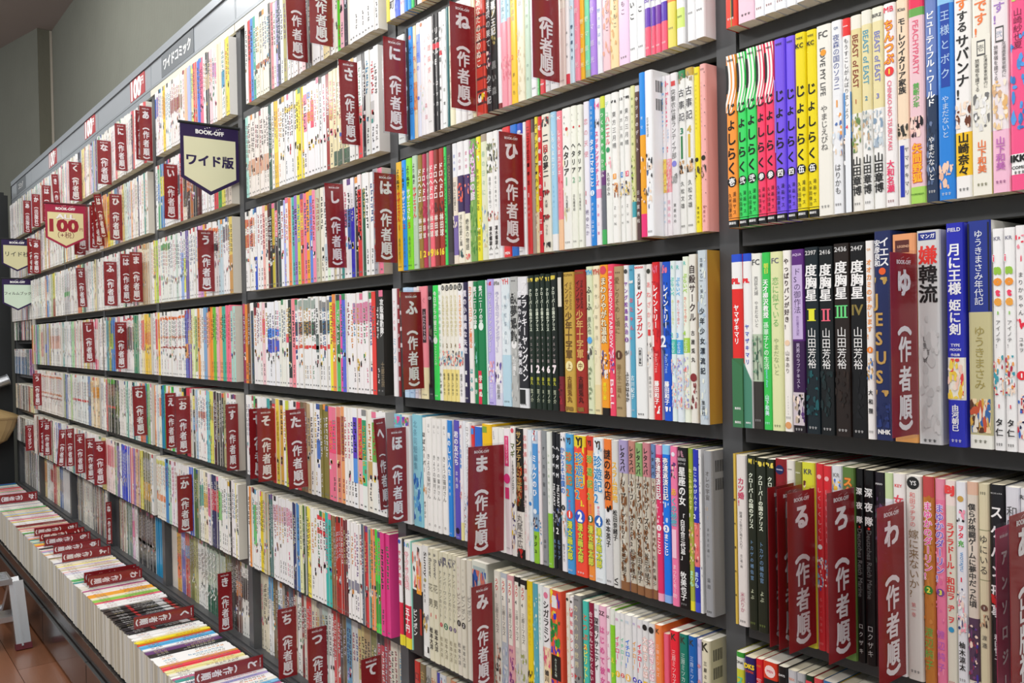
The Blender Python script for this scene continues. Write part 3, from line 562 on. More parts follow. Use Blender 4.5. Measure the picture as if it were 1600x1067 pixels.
# ---- second bay
shelf_row(0, 1, '''
603 f0d850 | t .1 .9 a88a30 風の町
608.6 f2f2f2 | T .55 .93 333 ミの町
616.6 5a78e8 | i .3 .95 7a98f0,4a68d8 12
624 f2e8ee | i .3 .95 e87898,b8d8f4 10
631 3a8ae8 | t .4 .9 fff 青い空
636 4aa8f0 | t .4 .9 d8f0a0 青い空
641 3ac868 | t .4 .9 f0e060 緑の丘
646.7 1c1418 | i .6 .9 8a3a58 4
651 f4f2f4 | k .95 888
658 e8a058
664 8a98a8
670 e8e4dc
676 d8a848
682 f0f0f0
''', 'b', 688, 'topmost', 'second')
NH = '| s .02 .10 eee memo | b .36 .39 7a4ab0 | T .40 .68 %s 野広実由 .5 .9 | b .39 .78 f0f0f4 | b .70 .82 %s | b .82 1 f0607c | k .95 fff'
shelf_row(1, 1, ('''
622 e8f0f0 h=.98 e=634 | t .1 .8 4a88c8 空色の本 | k .95 999
634.8 1c2430 | T .1 .8 b8d8f0 黒の季節 | k .95 ccc
639 3a98ec | o .09 .3 d84858 | t .15 .8 1c4888 どうぶつ日記
646.6 f0dcb8 | t .14 .45 e05848 十円の .5 .8 | b .5 .75 e8a070 | i .5 .8 d8683c,f0c898 6
652.5 e4e8fa | b .1 .35 98b0f4 | t .12 .45 5878e8 十円の .5 .8 | o .66 .3 7a88e0
658 f2f0f4 | i .5 .8 f8d8b8,c8e8d8 4 | o .03 .3 c86
664 f6f4f6 | T .15 .42 f09aa8 コミカル .4 .5 | t .7 .9 e08898 森田
669 f4f2f2 | t .12 .60 e88a88 心理探求へ .5 .6 | k .9 999
677 1a1a1e | T .1 .45 eee リアルE .5 .9 | b .25 .3 d83848 | T .55 .9 ddd ロッカー .5 .6
681 1a1a1e | T .1 .45 eee リアルE .5 .9 | b .25 .3 d83848 | T .55 .9 ddd ロッカー .5 .6
687.6 e8e8ea | T .1 .45 222 ホラー話 .5 .9 | b .33 .37 d83848 | T .5 .9 333 白黒の人 .5 .6
692 eef2f2 | i .1 .5 ccc,aaa 6 | T .62 .85 333 日常 .5 .4 | k .96 777
699 2c6a70
702.7 f0eccc | t .3 .8 aa8 草花の日
711 f2f2f2 | t .3 .8 a99 昼の月
721 f4f4f4 | t .3 .8 a99 昼の月
730 f2f0ec | k .96 999
739 e8e0b8 | k .96 999
744 d84838 e=759 | r 0 1 a03030 .1 .16 | r 0 1 a03030 .8 .86 | b .2 .22 5a3838 | b .3 .32 5a3838 | b .4 .42 5a3838 | b .5 .52 5a3838 | b .6 .62 5a3838 | b .7 .72 5a3838 | b .8 .82 5a3838 | b .9 .92 5a3838 | T .06 .62 f4e8d8 あなたの涙のぬこ .4 .5 | i .83 .9 fff,f0d030,222 4
761 2a2428 | t .05 .5 e8e8e8 いま夜の果て | i .52 .66 a86a8a,f4dcd0,3a2a48 8 | T .7 .95 c8c8c8 少年記
769 26241e | i .2 .5 8a7a48,b0a060,4a4a30 10 | T .15 .42 e8e8e8 悪ノ王記 | b .5 1 1c1c1c | T .6 .9 888 黒い森
777.5 f4c8d8 | b .45 1 f0f0f4 | b .96 1 8a3838
784 bce0f0 | b .35 1 f4a0b0 | t .12 .33 4a7888 時の魔法 .5 .5 | i .6 .8 f08898,e87888,f8c0c8 8
793.4 bce0f0 | b .33 1 f4b0b8 | t .12 .30 4a7888 時の魔法 .5 .5 | i .6 .8 f08898,e87888 8
799 f8cc28 | b 0 .13 cfe8f0 | i .05 .17 f0e040,333 5 | t .18 .38 7a6828 時の法廷 .5 .5 | t .62 .67 e85a38 2 .5 .8 | t .75 .95 a88828 夢の色 .5 .4
809 f0ead0 | b 0 .12 c8e4ec | t .05 .3 556 時の法廷 .5 .4 | i .4 .95 e0d4b0,d8c8a0,e8e0c8 12 | t .6 .66 e86858 ? .5 .8
821 c4dcc8 | t .1 .5 889a88 草色の物語 .5 .4 | t .7 .9 688878 のの .5 .4
830 f2f4f8 | k .94 445
839.6 68d878 | k .94 fff
843 e83c48 | h .93 fff MEN .6
852 e8e8ea | k .95 999
860 f4f4f6 | k .95 999
874 ead8d0 | b 0 .45 ece4d8 | t .1 .5 b8a898 日々のこと .5 .4 | k .96 a88
885 f2eeee | T .1 .45 e84858 研究室 .5 .9 | b .93 1 d83848 | t .6 .85 555 森口有 .5 .5
890.4 cce4f2 | T .2 .42 7ab8e8 学園室 .5 .8 | o .47 .35 f4f4f4 | h .47 333 2 .3 | T .58 .85 3a5878 野々原ちき .5 .6
898.7 f490a8 | b 0 .17 48d048 | b .17 .19 1c1c1c | i .19 .25 3ac878 3 | T .45 .95 f8c4d0 野マ原光 .5 .7
906.6 f4b828 | b 0 .17 78d048 | b .17 .19 1c1c1c | i .19 .25 3ac878 3 | T .55 .95 fae8a8 野マ原光 .5 .7
914.8 9cc0a0 | b 0 .17 58c848 | b .38 .95 7ae0b0 | i .2 .4 8a9aa0,b8b868 6 | T .55 .95 c8f4dc 野マ原光 .5 .7
923 b48ae8 | b 0 .1 98d848 | b .1 .12 1c1c1c | i .12 .2 3ac878 3 | T .50 .95 d8c0f4 野マ原光 .5 .7
932 eaeaf2 | t .05 .15 889 いろは .5 .4 | i .24 .34 555,777 4 | t .55 .82 8aa0dc 野々のはら .5 .5
943 f4ccd4 | o .07 .42 1c1c1c .8 | i .18 .40 333,555,f4a8a0,444 8 | t .46 .75 333 野口ともこ .7 .45 | i .5 .95 e8a890 6
954.8 f4dca8 | o .07 .42 1c1c1c .8 | i .18 .40 6a8aa0,555,f4d8c8,444 8 | t .46 .75 333 野口ともこ .7 .45 | i .5 .95 e0b070 6
968 f0d0ec | o .03 .42 1c1c1c .5 | i .12 .34 666,eee,889 8 | t .42 .68 333 野口ともこ .5 .4 | k .95 777
985 f2f4f6 | b 0 .3 d8dcc0 | i .08 .20 f0785a,8ac8b0,e8684a 8 | i .2 .3 888,aaa 4 | T .36 .53 222 のばら .4 .6 | T .53 .6 f070a8 あ .5 .6 | T .6 .75 222 いこ .5 .6 | k .92 555
997.3 f2f4f6 | b 0 .26 d8dcc0 | i .05 .16 f0785a,8ac8b0,e8684a 8 | i .16 .26 888,aaa 4 | T .33 .50 222 のばら .4 .6 | T .50 .57 f070a8 あ .5 .6 | T .57 .72 222 いこ .5 .6 | k .92 555
1009.8 ececf2 %s
1018.3 ececf2 %s
1026.4 ececf2 %s
1035.3 ececf2 %s
1045.4 e8dc68 e=1058 c=f0e040 | s .02 .2 667 yotsu | b .30 .36 f08038 | b .36 .7 f4f0f0 | T .37 .62 f08038 野広実由 .4 .9 | b .62 .72 f08038 | k .88 888
1060 f4f4f6 e=1072 | s .05 .26 e85858 home | T .3 .6 f06848 野広実由 .4 .95 | b .78 .9 d8f080 | k .83 333
1077 f4f4f6 e=1089 | s .05 .26 e878a8 home | T .3 .6 f078b0 野広実由 .4 .95 | k .83 333
1089.7 f4f4f6 e=1105 | s .05 .26 f0a058 home | T .3 .6 f09a50 野広実由 .4 .95 | k .83 333 | F
''' % tuple(NH % (a, a) for a in ('6a3ab8', '6a3ab8', '7a3aa8', '5a3ab8'))), 'b', 1106, 'second', 'second')
DD = '| T .12 .42 f8f4f0 ドロヘドロ .5 .95 | T .55 .75 f0e8e0 林田球 .5 .8 | h .88 f4d838 %s .8 .04 | i .45 .54 %s 5'
SZ = '| T .06 .25 1c3a2a よりぬき .4 .55 | T .27 .55 %s サザエさん .45 .75 | t .7 .9 5a7a48 長谷川町子 .5 .4 | h .6 d85838 %s .4 | k .96 444'

HT3 = '| t .04 .2 888 Axis .4 .3 | o .15 .16 c83030 .6 | T .25 .48 1c1c1c ヘタリア .5 .75 | h .52 8ab898 %s .5 | t .62 .74 333 日丸屋秀和 .5 .4 | k .95 999'
shelf_row(2, 1, ('''
619.4 f4c028 %s
628 2898f4 %s
634.8 88e030 %s
643.8 bcd4bc h=1.01 e=652 | T .06 .25 333 よりぬき .4 .5 | T .27 .55 e84848 サザエさん .5 .7 | h .6 eee 1 .3 | k .96 555
653.2 9a7c38 %s
659.5 b83a58 %s
665.6 a09088 %s
670.8 f06a78 %s
677.5 8a3428 %s
684.7 a83428 %s
693.7 48d868 | s .08 .7 1c6a3a ULTRA_HEAVEN_TALES | T .72 .85 333 桃山太郎 .5 .6
698 3a3634 | s .08 .5 8a8058 THE_GRAPHIC_NOVEL | b .9 1 4a4644
706.8 ece0d0 | b 0 .28 eceef2 | t .08 .24 5a78c8 愛の旅 .5 .4 | t .32 .56 555 囚んだ性愛と .5 .55 | b .6 .93 7a68a8 | i .6 .7 ece0d0,7a68a8 4
714.6 f0ead8 | b 0 .28 f2f2f4 | t .08 .24 a85878 愛の旅 .5 .4 | b .28 .58 3a2a58 | i .34 .5 e85848,f07858 6 | t .60 .86 444 淫ら性愛と嵐 .5 .5 | i .88 .96 486a68,334 4
724.3 f0ecd4 | b 0 .28 f2f2f4 | t .08 .24 d85888 愛の旅 .5 .4 | b .28 .60 4a3068 | i .28 .5 f08878 3 | t .64 .90 333 絶後の物語 .5 .65 | i .93 .98 e85858 3
733.8 7aa858 | i 0 .5 c060b0,b050a8,8ab868,d8a8d0 14 | T .06 .5 f0e0f0 いぬと猫の庭 .5 .7 | i .5 .95 68a048,4a8838,98c068,88b058 16
744.3 e8e030 | i .03 .2 c84848,f8f8e0,68a838 6 | t .25 .6 5a5a28 をのがことなる .4 .6 | i .65 .8 489848,f8f8d8 5 | t .75 .93 5a5a28 桜田のろ .5 .5
752 e0e4c8 | b 0 .06 a89a88 | t .12 .5 9ac0a0 春の日々に .5 .6 | i .55 .9 d8c8a0,f0f0e0,7a98c8,88b8a0 10
761 f2f2f0 | i .08 .32 5a6a48,333,8a9a68,b0a888 12 | t .35 .6 777 最後に春を待つ .5 .4 | i .62 .7 c84848,e8d0b0,333 5 | T .74 .93 2a2020 凍水螺旋人 .5 .6 | k .96 777
771 f2f2f0 e=779 | i .06 .32 6a6a48,333,a89a68,b0a888 12 | t .35 .6 777 最後に春を待つ .5 .4 | i .62 .7 c84848,e8d0b0,333 5 | T .74 .93 2a2020 凍水螺旋人 .5 .6 | k .96 777
779 f0f0f2
785 e8383c | h .97 fff MEN .6
798 2a78d8 | T .1 .8 c8e8f8 青い海の日
809 f2f0f2 | b 0 .08 3a58c8 | T .05 .1 fff 君 | k .97 888
817 f0f0f0 | t .12 .44 d86a78 トランスファー .5 .5 | o .5 .4 e87888 | t .56 .7 333 日山慎司 .5 .4
823 d83c3c | T .04 .3 8a1c20 ニセコイの日 .5 .7 | T .3 .5 3a1418 雑学王 .5 .5 | h .56 fff 1 .4 | t .62 .75 f0a0a0 山田空 .5 .4
831 a8988a | b 0 .1 5a4a48
836.5 e8d8b0 | b 0 .7 e8d840 | T .04 .55 2a2a30 ヴァンパイア★ハイ .5 .95 | i .55 .95 f0e8d8,b88a58,d8c8a8 10
842 d82c38 | T .04 .9 f8f0f0 花巻時間くのむ大江戸 .5 .8
848 ece8d8 e=861 | i .02 .09 3a3838,c83838,2a2828 6 | T .13 .3 2a2a2a 二ッ .5 .7 | T .22 .28 c83838 目 .5 .8 | T .29 .46 2a2a2a の夢二 .5 .8 | T .48 .53 c83838 1 | i .55 .60 3a3838,a83838 4 | t .62 .68 333 大塚 .5 .4 | i .73 .78 3a3838,a83838 4 | t .8 .88 333 つらら .5 .4 | i .93 .97 333 3
862 a4d4f0 | h .03 e8f4fc PC .6 | T .13 .46 e8f8ff しろくまカフェ .5 .6 | b .88 1 f0f0f0 | t .52 .7 68a8d0 ヒガアロハ .5 .3
870.6 f48a98 | h .05 fff PC .6 | T .13 .46 fde8ea しろくまカフェ .5 .6 | b .78 1 f4c8a0 | i .46 .52 e83848 2 | t .55 .7 d06878 ヒガアロハ .5 .3
880.4 f0f0ea | i .1 .9 d8d0a8,f0e8c8 4 %s
893.8 eef0e4 %s
903 eef0e4 e=912 %s
914.5 eceaf4 | t .1 .4 d87888 恋の天使 .5 .7 | T .6 .72 c03840 11 .5 .7 | t .74 .93 5a4a78 柊ゆたか .5 .6
923.7 2a88dc | t .04 .25 c8e4f8 電脳東京の空 .5 .4 | T .27 .60 f4faff タチコマなこと .5 .8 | o .64 .4 e8f4fc | h .64 2a88dc 1 .4 | t .7 .8 c8e4f8 櫻井圭 .5 .4 | t .82 .95 e0f0fc 山本マサ .5 .5
932 f2ecf4 | i .02 .08 e85898 3 | i .14 .2 333,889 4 | T .22 .6 e84890 スッキングツチーズ .4 .7 | b .62 .68 f0a0c8 | t .7 .95 d85898 土居三葉 .5 .4
941 48b060 | b 0 .08 d8e048 | T .1 .4 e8f8e8 つくろちゃん .5 .7 | b .5 .6 6a3a78 | t .42 .55 fff ひらふみ .5 .6 | b .6 .9 6a6e78
948.6 f0f2ee | t .03 .3 8ad0a8 デコチン .4 .6 | T .14 .34 e87888 ハニエル .5 .7 | o .37 .3 3a9868 | i .42 .5 f4a8b8 3 | t .52 .68 333 久松ゆのみ .5 .5
959 f2f3f0 | i .05 .07 333 2 | t .12 .38 555 東方三月晴 .5 .6 | r .54 .575 f0a038 .2 .7 | h .557 fff 1 .3 | i .6 .70 d8883c,f4d8b0,8a4a28 9 | t .74 .9 444 ZUN .5 .4
969.6 f2f3f0 | i .05 .07 333 2 | t .12 .38 555 東方三月晴 .5 .6 | r .54 .575 4890d8 .2 .7 | h .557 fff 2 .3 | i .6 .70 e8c868,3a4a88,f4dcc0 9 | t .74 .9 444 ZUN .5 .4
979.4 f2f3f0 | i .05 .07 333 2 | t .12 .38 555 東方三月晴 .5 .6 | r .54 .575 e8607c .2 .7 | h .557 fff 3 .3 | i .6 .70 e8d078,2a3050,f4dcc0 9 | t .74 .9 444 ZUN .5 .4
989.4 e0e4a8 | t .06 .4 6a8a48 東京おとな人教 .5 .5 | i .45 .75 88a838,a8c858,2a2a20 12 | b .75 .85 48a8b8 | b .85 1 f0f0ea
996.8 5a4040 | T .06 .44 e8dce0 中ツヌのデート .5 .7 | t .67 .9 f0ece8 日丸屋秀和 .5 .7 | b 0 .04 d8d8e0
1004.4 f0a828 h=1.03 f=.018 | b 0 .38 2a90e8 | b .86 1 f0387c | t .25 .36 d8f0fc 青空 .5 .4 | i .5 .8 f8f8f8,333,f4dcc8,2a4868 6
1013.6 f2f4f8 h=1.03 f=.018 e=1026 | t .28 .4 555 女子学生日誌 .4 .3 | i .5 .6 2a2a30,f4dcc8 6 | i .6 .85 fff,3a5888,f0dcc8,333 8 | k .97 777 | F
1037 f2eef2 | b 0 .06 f0f0f4 | i .03 .08 48a0e8 2 | T .1 .32 48a8e8 MySister .5 .9 | t .33 .42 e89858 シスター .5 .5 | T .44 .48 3a98d8 01 .5 .9 | b .52 .73 f4d868 | i .53 .73 f4e080,f8dcc8,f0c848,e87878 14 | t .77 .93 a8d0e8 東屋めめ .5 .7
1046.5 f2ecf0 | i .03 .08 f05878 2 | T .1 .32 f0587c MySister .5 .9 | t .33 .42 58a8d8 シスター .5 .5 | T .44 .48 e83858 02 .5 .9 | b .52 .73 f4b0b8 | i .53 .73 f48898,f8dcc8,f06878,e8e8f0 14 | t .77 .93 f0b0c4 東屋めめ .5 .7
1054.7 eceaec | r .05 .08 d84848 .2 .8 | t .1 .53 555 突撃衣仕暴ランティア部 .5 .7 | o .56 .35 8a8ae0 | i .62 .68 aaa,888 4 | t .8 .93 666 東屋めめ .5 .4
1066 eeeeea | b 0 .05 3a8a58 | i .02 .08 8a7868,a89878 4 | O .10 .32 1c1c1c fff 古事記 | h .37 3a8868 3 .5 .04 | r .4 .54 2a8048 .35 .62 | i .55 .63 e8b888,3a2a20,c8a070 8 | t .67 .85 2a2a2a 久松文雄 .5 .55 | k .95 555
1079 eeeeea | b 0 .05 c8a848 | i .02 .08 8a7868,a89878 4 | O .10 .32 1c1c1c fff 古事記 | h .37 c8b050 4 .5 .04 | r .4 .54 d8b838 .35 .62 | i .55 .63 e8b888,3a2a20,c8a070 8 | t .67 .85 2a2a2a 久松文雄 .5 .55 | k .95 555
1092 f0e028 | k .04 555 | t .1 .38 a89828 リコーダーとランドセル .4 .3 | o .56 .3 2a2a1c .4 | i .60 .68 5a4a28,333 5 | t .84 .95 6a6228 東屋めめ .5 .4
1102.8 f4b4b0 e=1113 c=f4b4b0 | k .03 555 | t .1 .38 c88888 リコーダーとランドセル .3 .3 | o .56 .35 2a2a1c .5 | i .60 .68 8a6a48,333 5 | t .84 .95 a86868 東屋めめ .5 .4 | r .05 .055 433 .8 .95 | r .13 .135 433 .8 .95 | r .21 .215 433 .8 .95 | r .29 .295 433 .8 .95 | r .37 .375 433 .8 .95 | r .45 .455 433 .8 .95 | r .53 .535 433 .8 .95 | r .61 .615 433 .8 .95 | r .69 .695 433 .8 .95 | r .77 .775 433 .8 .95 | r .85 .855 433 .8 .95
''' % (SZ % ('e84838', '1'), SZ % ('fff', '2'), SZ % ('fff', '5'), DD % ('1', 'b89a58,8a7038'), DD % ('2', 'd04868,a83050'), DD % ('8', 'b0a8a0,888'), DD % ('9', 'f89898,e85868'), DD % ('16', '5a3028,3a2a28'), DD % ('16', '5a3028,3a2a28'), HT3 % '1', HT3 % '2', HT3 % '3')), 'm', 1116, 'third', 'second')
CB = '| i .02 .05 d8c040,e8d860 3 | T .10 .42 e8f0dc クローバーの国のアリス .5 .62 | t .45 .66 c8b8b8 チェシャ猫 .5 .4 | h .70 f4e8ec %s .6 .05 | t .76 .82 d8d848 藤丸 .5 .6 | t .85 .95 e0e8c8 豆ノ介 .5 .5'
UE = '| o .035 .42 2a2824 | h .035 e8e8e0 U .4 | T .1 .45 %s うえきばちものがたり .5 .6 | T .5 .55 %s %s .5 .8 | i .57 .7 e85848,333,f4dcc8,58a0c8 9 | b .73 1 %s | t .76 .95 443 福満しげゆき .5 .5'
IN = '| h .02 8a6a28 ROMAN .8 | T .07 .27 %s インノサン .35 .55 | s .07 .27 %s THE_CRUSADE .72 | T .28 .62 %s 少年十字軍 .5 .85 | o .67 .34 f0e4a8 | h .67 7a4a20 %s .35 | T .74 .93 %s 古屋兎丸 .5 .9 | i .96 .99 8a6a30 3'
PI_ = '| h .04 68c8c0 R .4 | T .10 .22 %s ぷらいべ .5 1 | t .24 .42 %s あくじゅう奈々! .5 .6 | T .44 .48 %s %s .5 .9 | b .49 .58 %s | t .5 .575 fff ぷらぱ .5 .7 | i .6 .92 f4c8b0,b0a8e0,f8e0d8,8a88d0,e87878,c0d0f4 22'
shelf_row(3, 1, ('''
613 f0ecf0 | t .1 .4 e08898 アジアの海 .5 .5 | b .93 1 f0f0f0 | t .45 .7 88b8d0 ミソラ
620 8a2028 | T .1 .9 e8e8e8 西遊少女伝説 .6 .7
625 1c1a1c e=629 | i .03 .1 c8a838 4 | T .15 .6 eee 無頼漢
630 c0dcf4
638 b8d4f0 | k .95 5a78b8
646 e4dce8 | k .95 999
652 e8e0d8 | i .8 .98 a8987a,555,c8b8a0 8
655 f4909c e=668 c=f0f0f0 | b .72 1 efe4b8 | t .05 .2 a85868 ぐ .6 .4 | r .2 .5 3a1c24 .4 .85 | t .22 .48 e8d0d8 ふたりでの .62 .4 | k .96 777
669 1c1c20 | h .11 ccc CD .6 | i .35 .5 8a7a98,3a3848,665 6 | p .85 .98 2a2a30 | k .95 aaa
676.4 3cdc5c | O .05 .45 e8fae8 2cb84a 今日からの彼氏に .4 | o .48 .4 e8fae8 | t .52 .7 e8fae8 さとえみ .5 .5 | k .96 fff
684.6 eef0ea | t .04 .6 58b878 あした森のおまじない .5 .7 | i .62 .7 58a8d8,d85858 4 | T .75 .95 333 小しぎみ .5 .6
690.4 efece0 %s
696 efece0 %s
703 efece0 %s
709.4 efece0 %s
715.6 f2f0f2 %s
724 2a2248 | T .06 .6 e8e4f0 僕の小規模な失敗 .4 .8 | T .7 .9 fff 福満 .4 .5 | k .96 fff
731.6 f2ece8 | T .04 .55 f08040 カフノーコロン1と夏見る .5 .8 | T .7 .92 3aa8a8 はるみ .5 .6
740 18804c | T .04 .36 f0f4f0 紫バニーワの学 .5 .9 | o .37 .35 e0f0e8 | i .5 .7 106838,98d8d8 5 | T .76 .95 e0f4e8 楓牙 .5 .6
746.5 18804c e=758 c=d8e8d8 | T .04 .36 f0f4f0 紫バニーワの学 .5 .9 | o .37 .35 e0f0e8 | r .73 1 e0304c .0 .45 | T .76 .95 f0f4e8 学園ぬ .3 .5
759.5 cfe8e0 | k .9 888
762 bcb0ec | i .02 .05 c83858 2 | O .1 .58 f4f0fc 5a4aa8 テイルズファンタジー2 | i .65 .82 f0b0b8,f8f0f0,e89098,fff 10 | t .83 .95 f0ecfc 桜庭恵 .5 .6 | k .98 6a58b8
772 e8e6ee | i .02 .05 888 2 | O .1 .58 f4f0fc 4a3a98 テイルズファンタジー2 | i .65 .82 4a3858,f8f0f0,6a58a8,fff 10 | t .83 .95 555 桜庭恵 .5 .6 | b .9 1 d8d8e8
784 dfeaf0 | h .03 e05858 YH .7 | i .1 .6 cfe0e8,e8f0f4 8 | t .12 .6 889aa8 桃色紅茶の日々 .5 .3 | b .6 1 b8d8e8 | k .96 788
798 b8bab8 | k .03 444 | T .12 .5 333 臥夢螺館 .5 .9 | o .52 .35 eee | T .6 .76 f0f0f0 福山庸治 .5 .45 | i .1 .95 a8aaa8,c8cac8 12
810 26262c e=825 | b 0 .14 e4e4e8 | T .03 .80 f0f0f4 アンラッキーヤングメン .72 .62 | T .1 .75 eeeef4 藤原カムイ×大塚英志 .22 .42 | b .85 1 e4e6ea | r .86 .97 222 .1 .7 | k .97 555
826.4 1c2a20 %s
835.5 1c2a20 %s
845.6 1c2a20 %s
852 1c2a20 %s
862 141c16 e=872 %s
872.5 121614 e=881 | b .75 1 78202c | i .77 .95 a82838,48101c 6 | r .04 .25 e0dcd0 .2 .9
882.4 c8a448 e=899 c=c8a448 %s
900 a02e24 e=917 %s
918.7 dce4c0 h=1.02 | h .04 58a8d8 YH .9 .06 | T .13 .3 2a2a28 ふーふ .5 .8 | t .34 .46 444 原久也 .5 .6 | o .5 .4 58a8e8 | i .54 .64 333,555,eee 6 | s .68 .9 8a9a78 fu-fu | k .97 666
928.8 efe6c4 h=1.02 | h .04 c86858 YH .9 .06 | t .1 .52 a8a088 桃色紅茶物語 .5 .4 | b .8 1 e8d8a8 | t .56 .6 888 2 | i .1 .7 f0ead0,e8e0c0 6 | k .97 887
940.5 f4a028 h=1.02 | o .035 .4 d84858 | O .08 .52 f8f0d0 6a3a20 まわりやがれ温泉 | i .54 .76 6a5888,f8dcc8,3a3050,f0e8e0 12 | T .78 .9 f4e828 原田三郎 .5 .7 | b .95 1 1c1410
953 f04868 h=1.02 | k .05 fff | s .08 .55 fce8ee RAINBOW-STARBOW | i .55 .72 e8b0d0,f8e8e8,c02848,6a48a8 10 | s .76 .95 fde0e8 BeLL
963 b09870 | k .04 5a4828 | t .07 .5 6a5430 愛しりそめし頃に… .4 .6 | o .59 .4 5a3c28 | h .59 e8d8b0 1 .3 | t .65 .88 8a6c40 藤子不二雄A .5 .6 | k .94 5a4828
977 f0f0f2 | o .04 .35 444 | T .1 .46 8a48a8 ヤング松島喜久治 .5 .7 | o .49 .36 7a3a98 | h .49 fff 2 .3 | i .55 .6 666 3 | T .7 .9 222 ふじのはるか .5 .7
987 58a8c8 | k .03 2a6888 | i .1 .12 e8e8e8 3 | T .2 .5 e8687c おたゃん。 .5 .7 | t .55 .6 f0a0a8 1 | T .72 .88 d8ecf4 古川紀子 .5 .7 | k .95 cde
995.6 f0f2f2 e=1013 | h .015 e84848 GAGAGA .8 .05 | T .055 .16 333 天元突破 .5 .42 | T .17 .48 d8303c グレンラガン .5 .85 | r .54 .655 333 .35 .68 | r .543 .652 f0f2f2 .38 .65 | T .55 .645 222 基礎工事編 .5 .26 | k .97 333
1015 f0ece8 | o .045 .35 3a3a30 | t .1 .42 f07878 あねざかり .5 .8 | r .42 .46 d84040 .25 .75 | i .5 .68 3a3050,e8d8c8,555,e8e8e8 10 | t .72 .86 888 藤嶋かおる .5 .5
1024 e0282c e=1036 c=f0e8ec | i .02 .07 f07898 3 | i .12 .65 b81c28 14 | T .14 .42 fff レイントリー .5 .7 | T .43 .56 fdf0f0 1 .5 1.5 | s .58 .70 f8a0a0 RainTree | T .75 .9 fff 藤田和子 .5 .7 | i .91 .96 fff 3
1040.5 1c58d0 | i .02 .07 e87898 3 | i .12 .65 183868,144098 14 | T .14 .42 fff レイントリー .5 .7 | T .43 .56 f0f4fd 2 .5 1.5 | s .58 .70 a0c0f8 RainTree | T .75 .9 fff 藤田和子 .5 .7 | i .91 .96 fff 3
1052.7 e4f2f0 %s
1062 e4eef6 %s
1072 eef4e4 h=1.02 %s
1083 eceae2 h=1.03 e=1096 | T .06 .4 3a2a28 自殺サークル .5 .85 | T .44 .65 3a3430 古屋兎丸 .5 .5 | o .73 .45 8a3034 | i .76 .92 a05858,6a3a38 8
1098 c8d4dc h=1.045 e=1113 c=c09838 f=.004 | r .0 1 6a7078 0 .04 | i .02 .98 d8e4e0,b0c4d8,e8ece0 14 | t .04 .28 222c3a 古屋×乙一×兎丸 .5 .35 | T .32 .72 1c2430 少年少女漂流記 .5 .55 | t .86 .95 333 集英社 .5 .4
''' % (tuple(UE % a for a in (('d8cf98', '8a7a50', '1', 'f0e090'), ('d8cf98', '8a7a50', '2', 'f0e090'), ('d8cf98', '8a7a50', '3', 'f0e090'), ('d8cf98', '8a7a50', '4', 'f0e090'), ('f4a848', 'e85878', '5', 'f2f0f2')))+tuple(CB % a for a in '12467')+(IN % ('7a5a28', '9a7a38', '6a4a20', '上', '7a5420'), IN % ('5a1410', '5a1c14', 'd8a860', '中', '4a1410'))+tuple(PI_ % a for a in (('68d0c0', 'd8e088', '68c8c0', '2', '58c8b8'), ('58b8e8', 'e86858', '58a8e8', '3', '48a8e8'), ('a8d850', 'e86858', 'a8d850', '4', 'b0d850'))))), 'm', 1116, 'fourth', 'second')
MG = '| h .05 3a2a20 YJ .5 .04 | O .12 .46 %s %s 珍遊記2 | t .47 .54 e85878 夢の印 .5 .5 | o .575 .42 %s | h .575 fff %s .4 .05 | O .62 .90 e8e048 5a9858 漫☆画太郎 | k .97 eee'
RT = '| b 0 .22 %s | T .03 .53 2a2420 レタスバーガープリーズ .5 .62 | b .22 .94 c8c0b0 | i .24 .94 8a5c38,d8d4c8,7a5030 22 | T .53 .66 3a2c24 OKOK .5 .5 | T .66 .70 1c1410 %s .5 .5 | t .71 .92 2a2018 松田奈緒子 .5 .7 | b .94 1 8a6040'
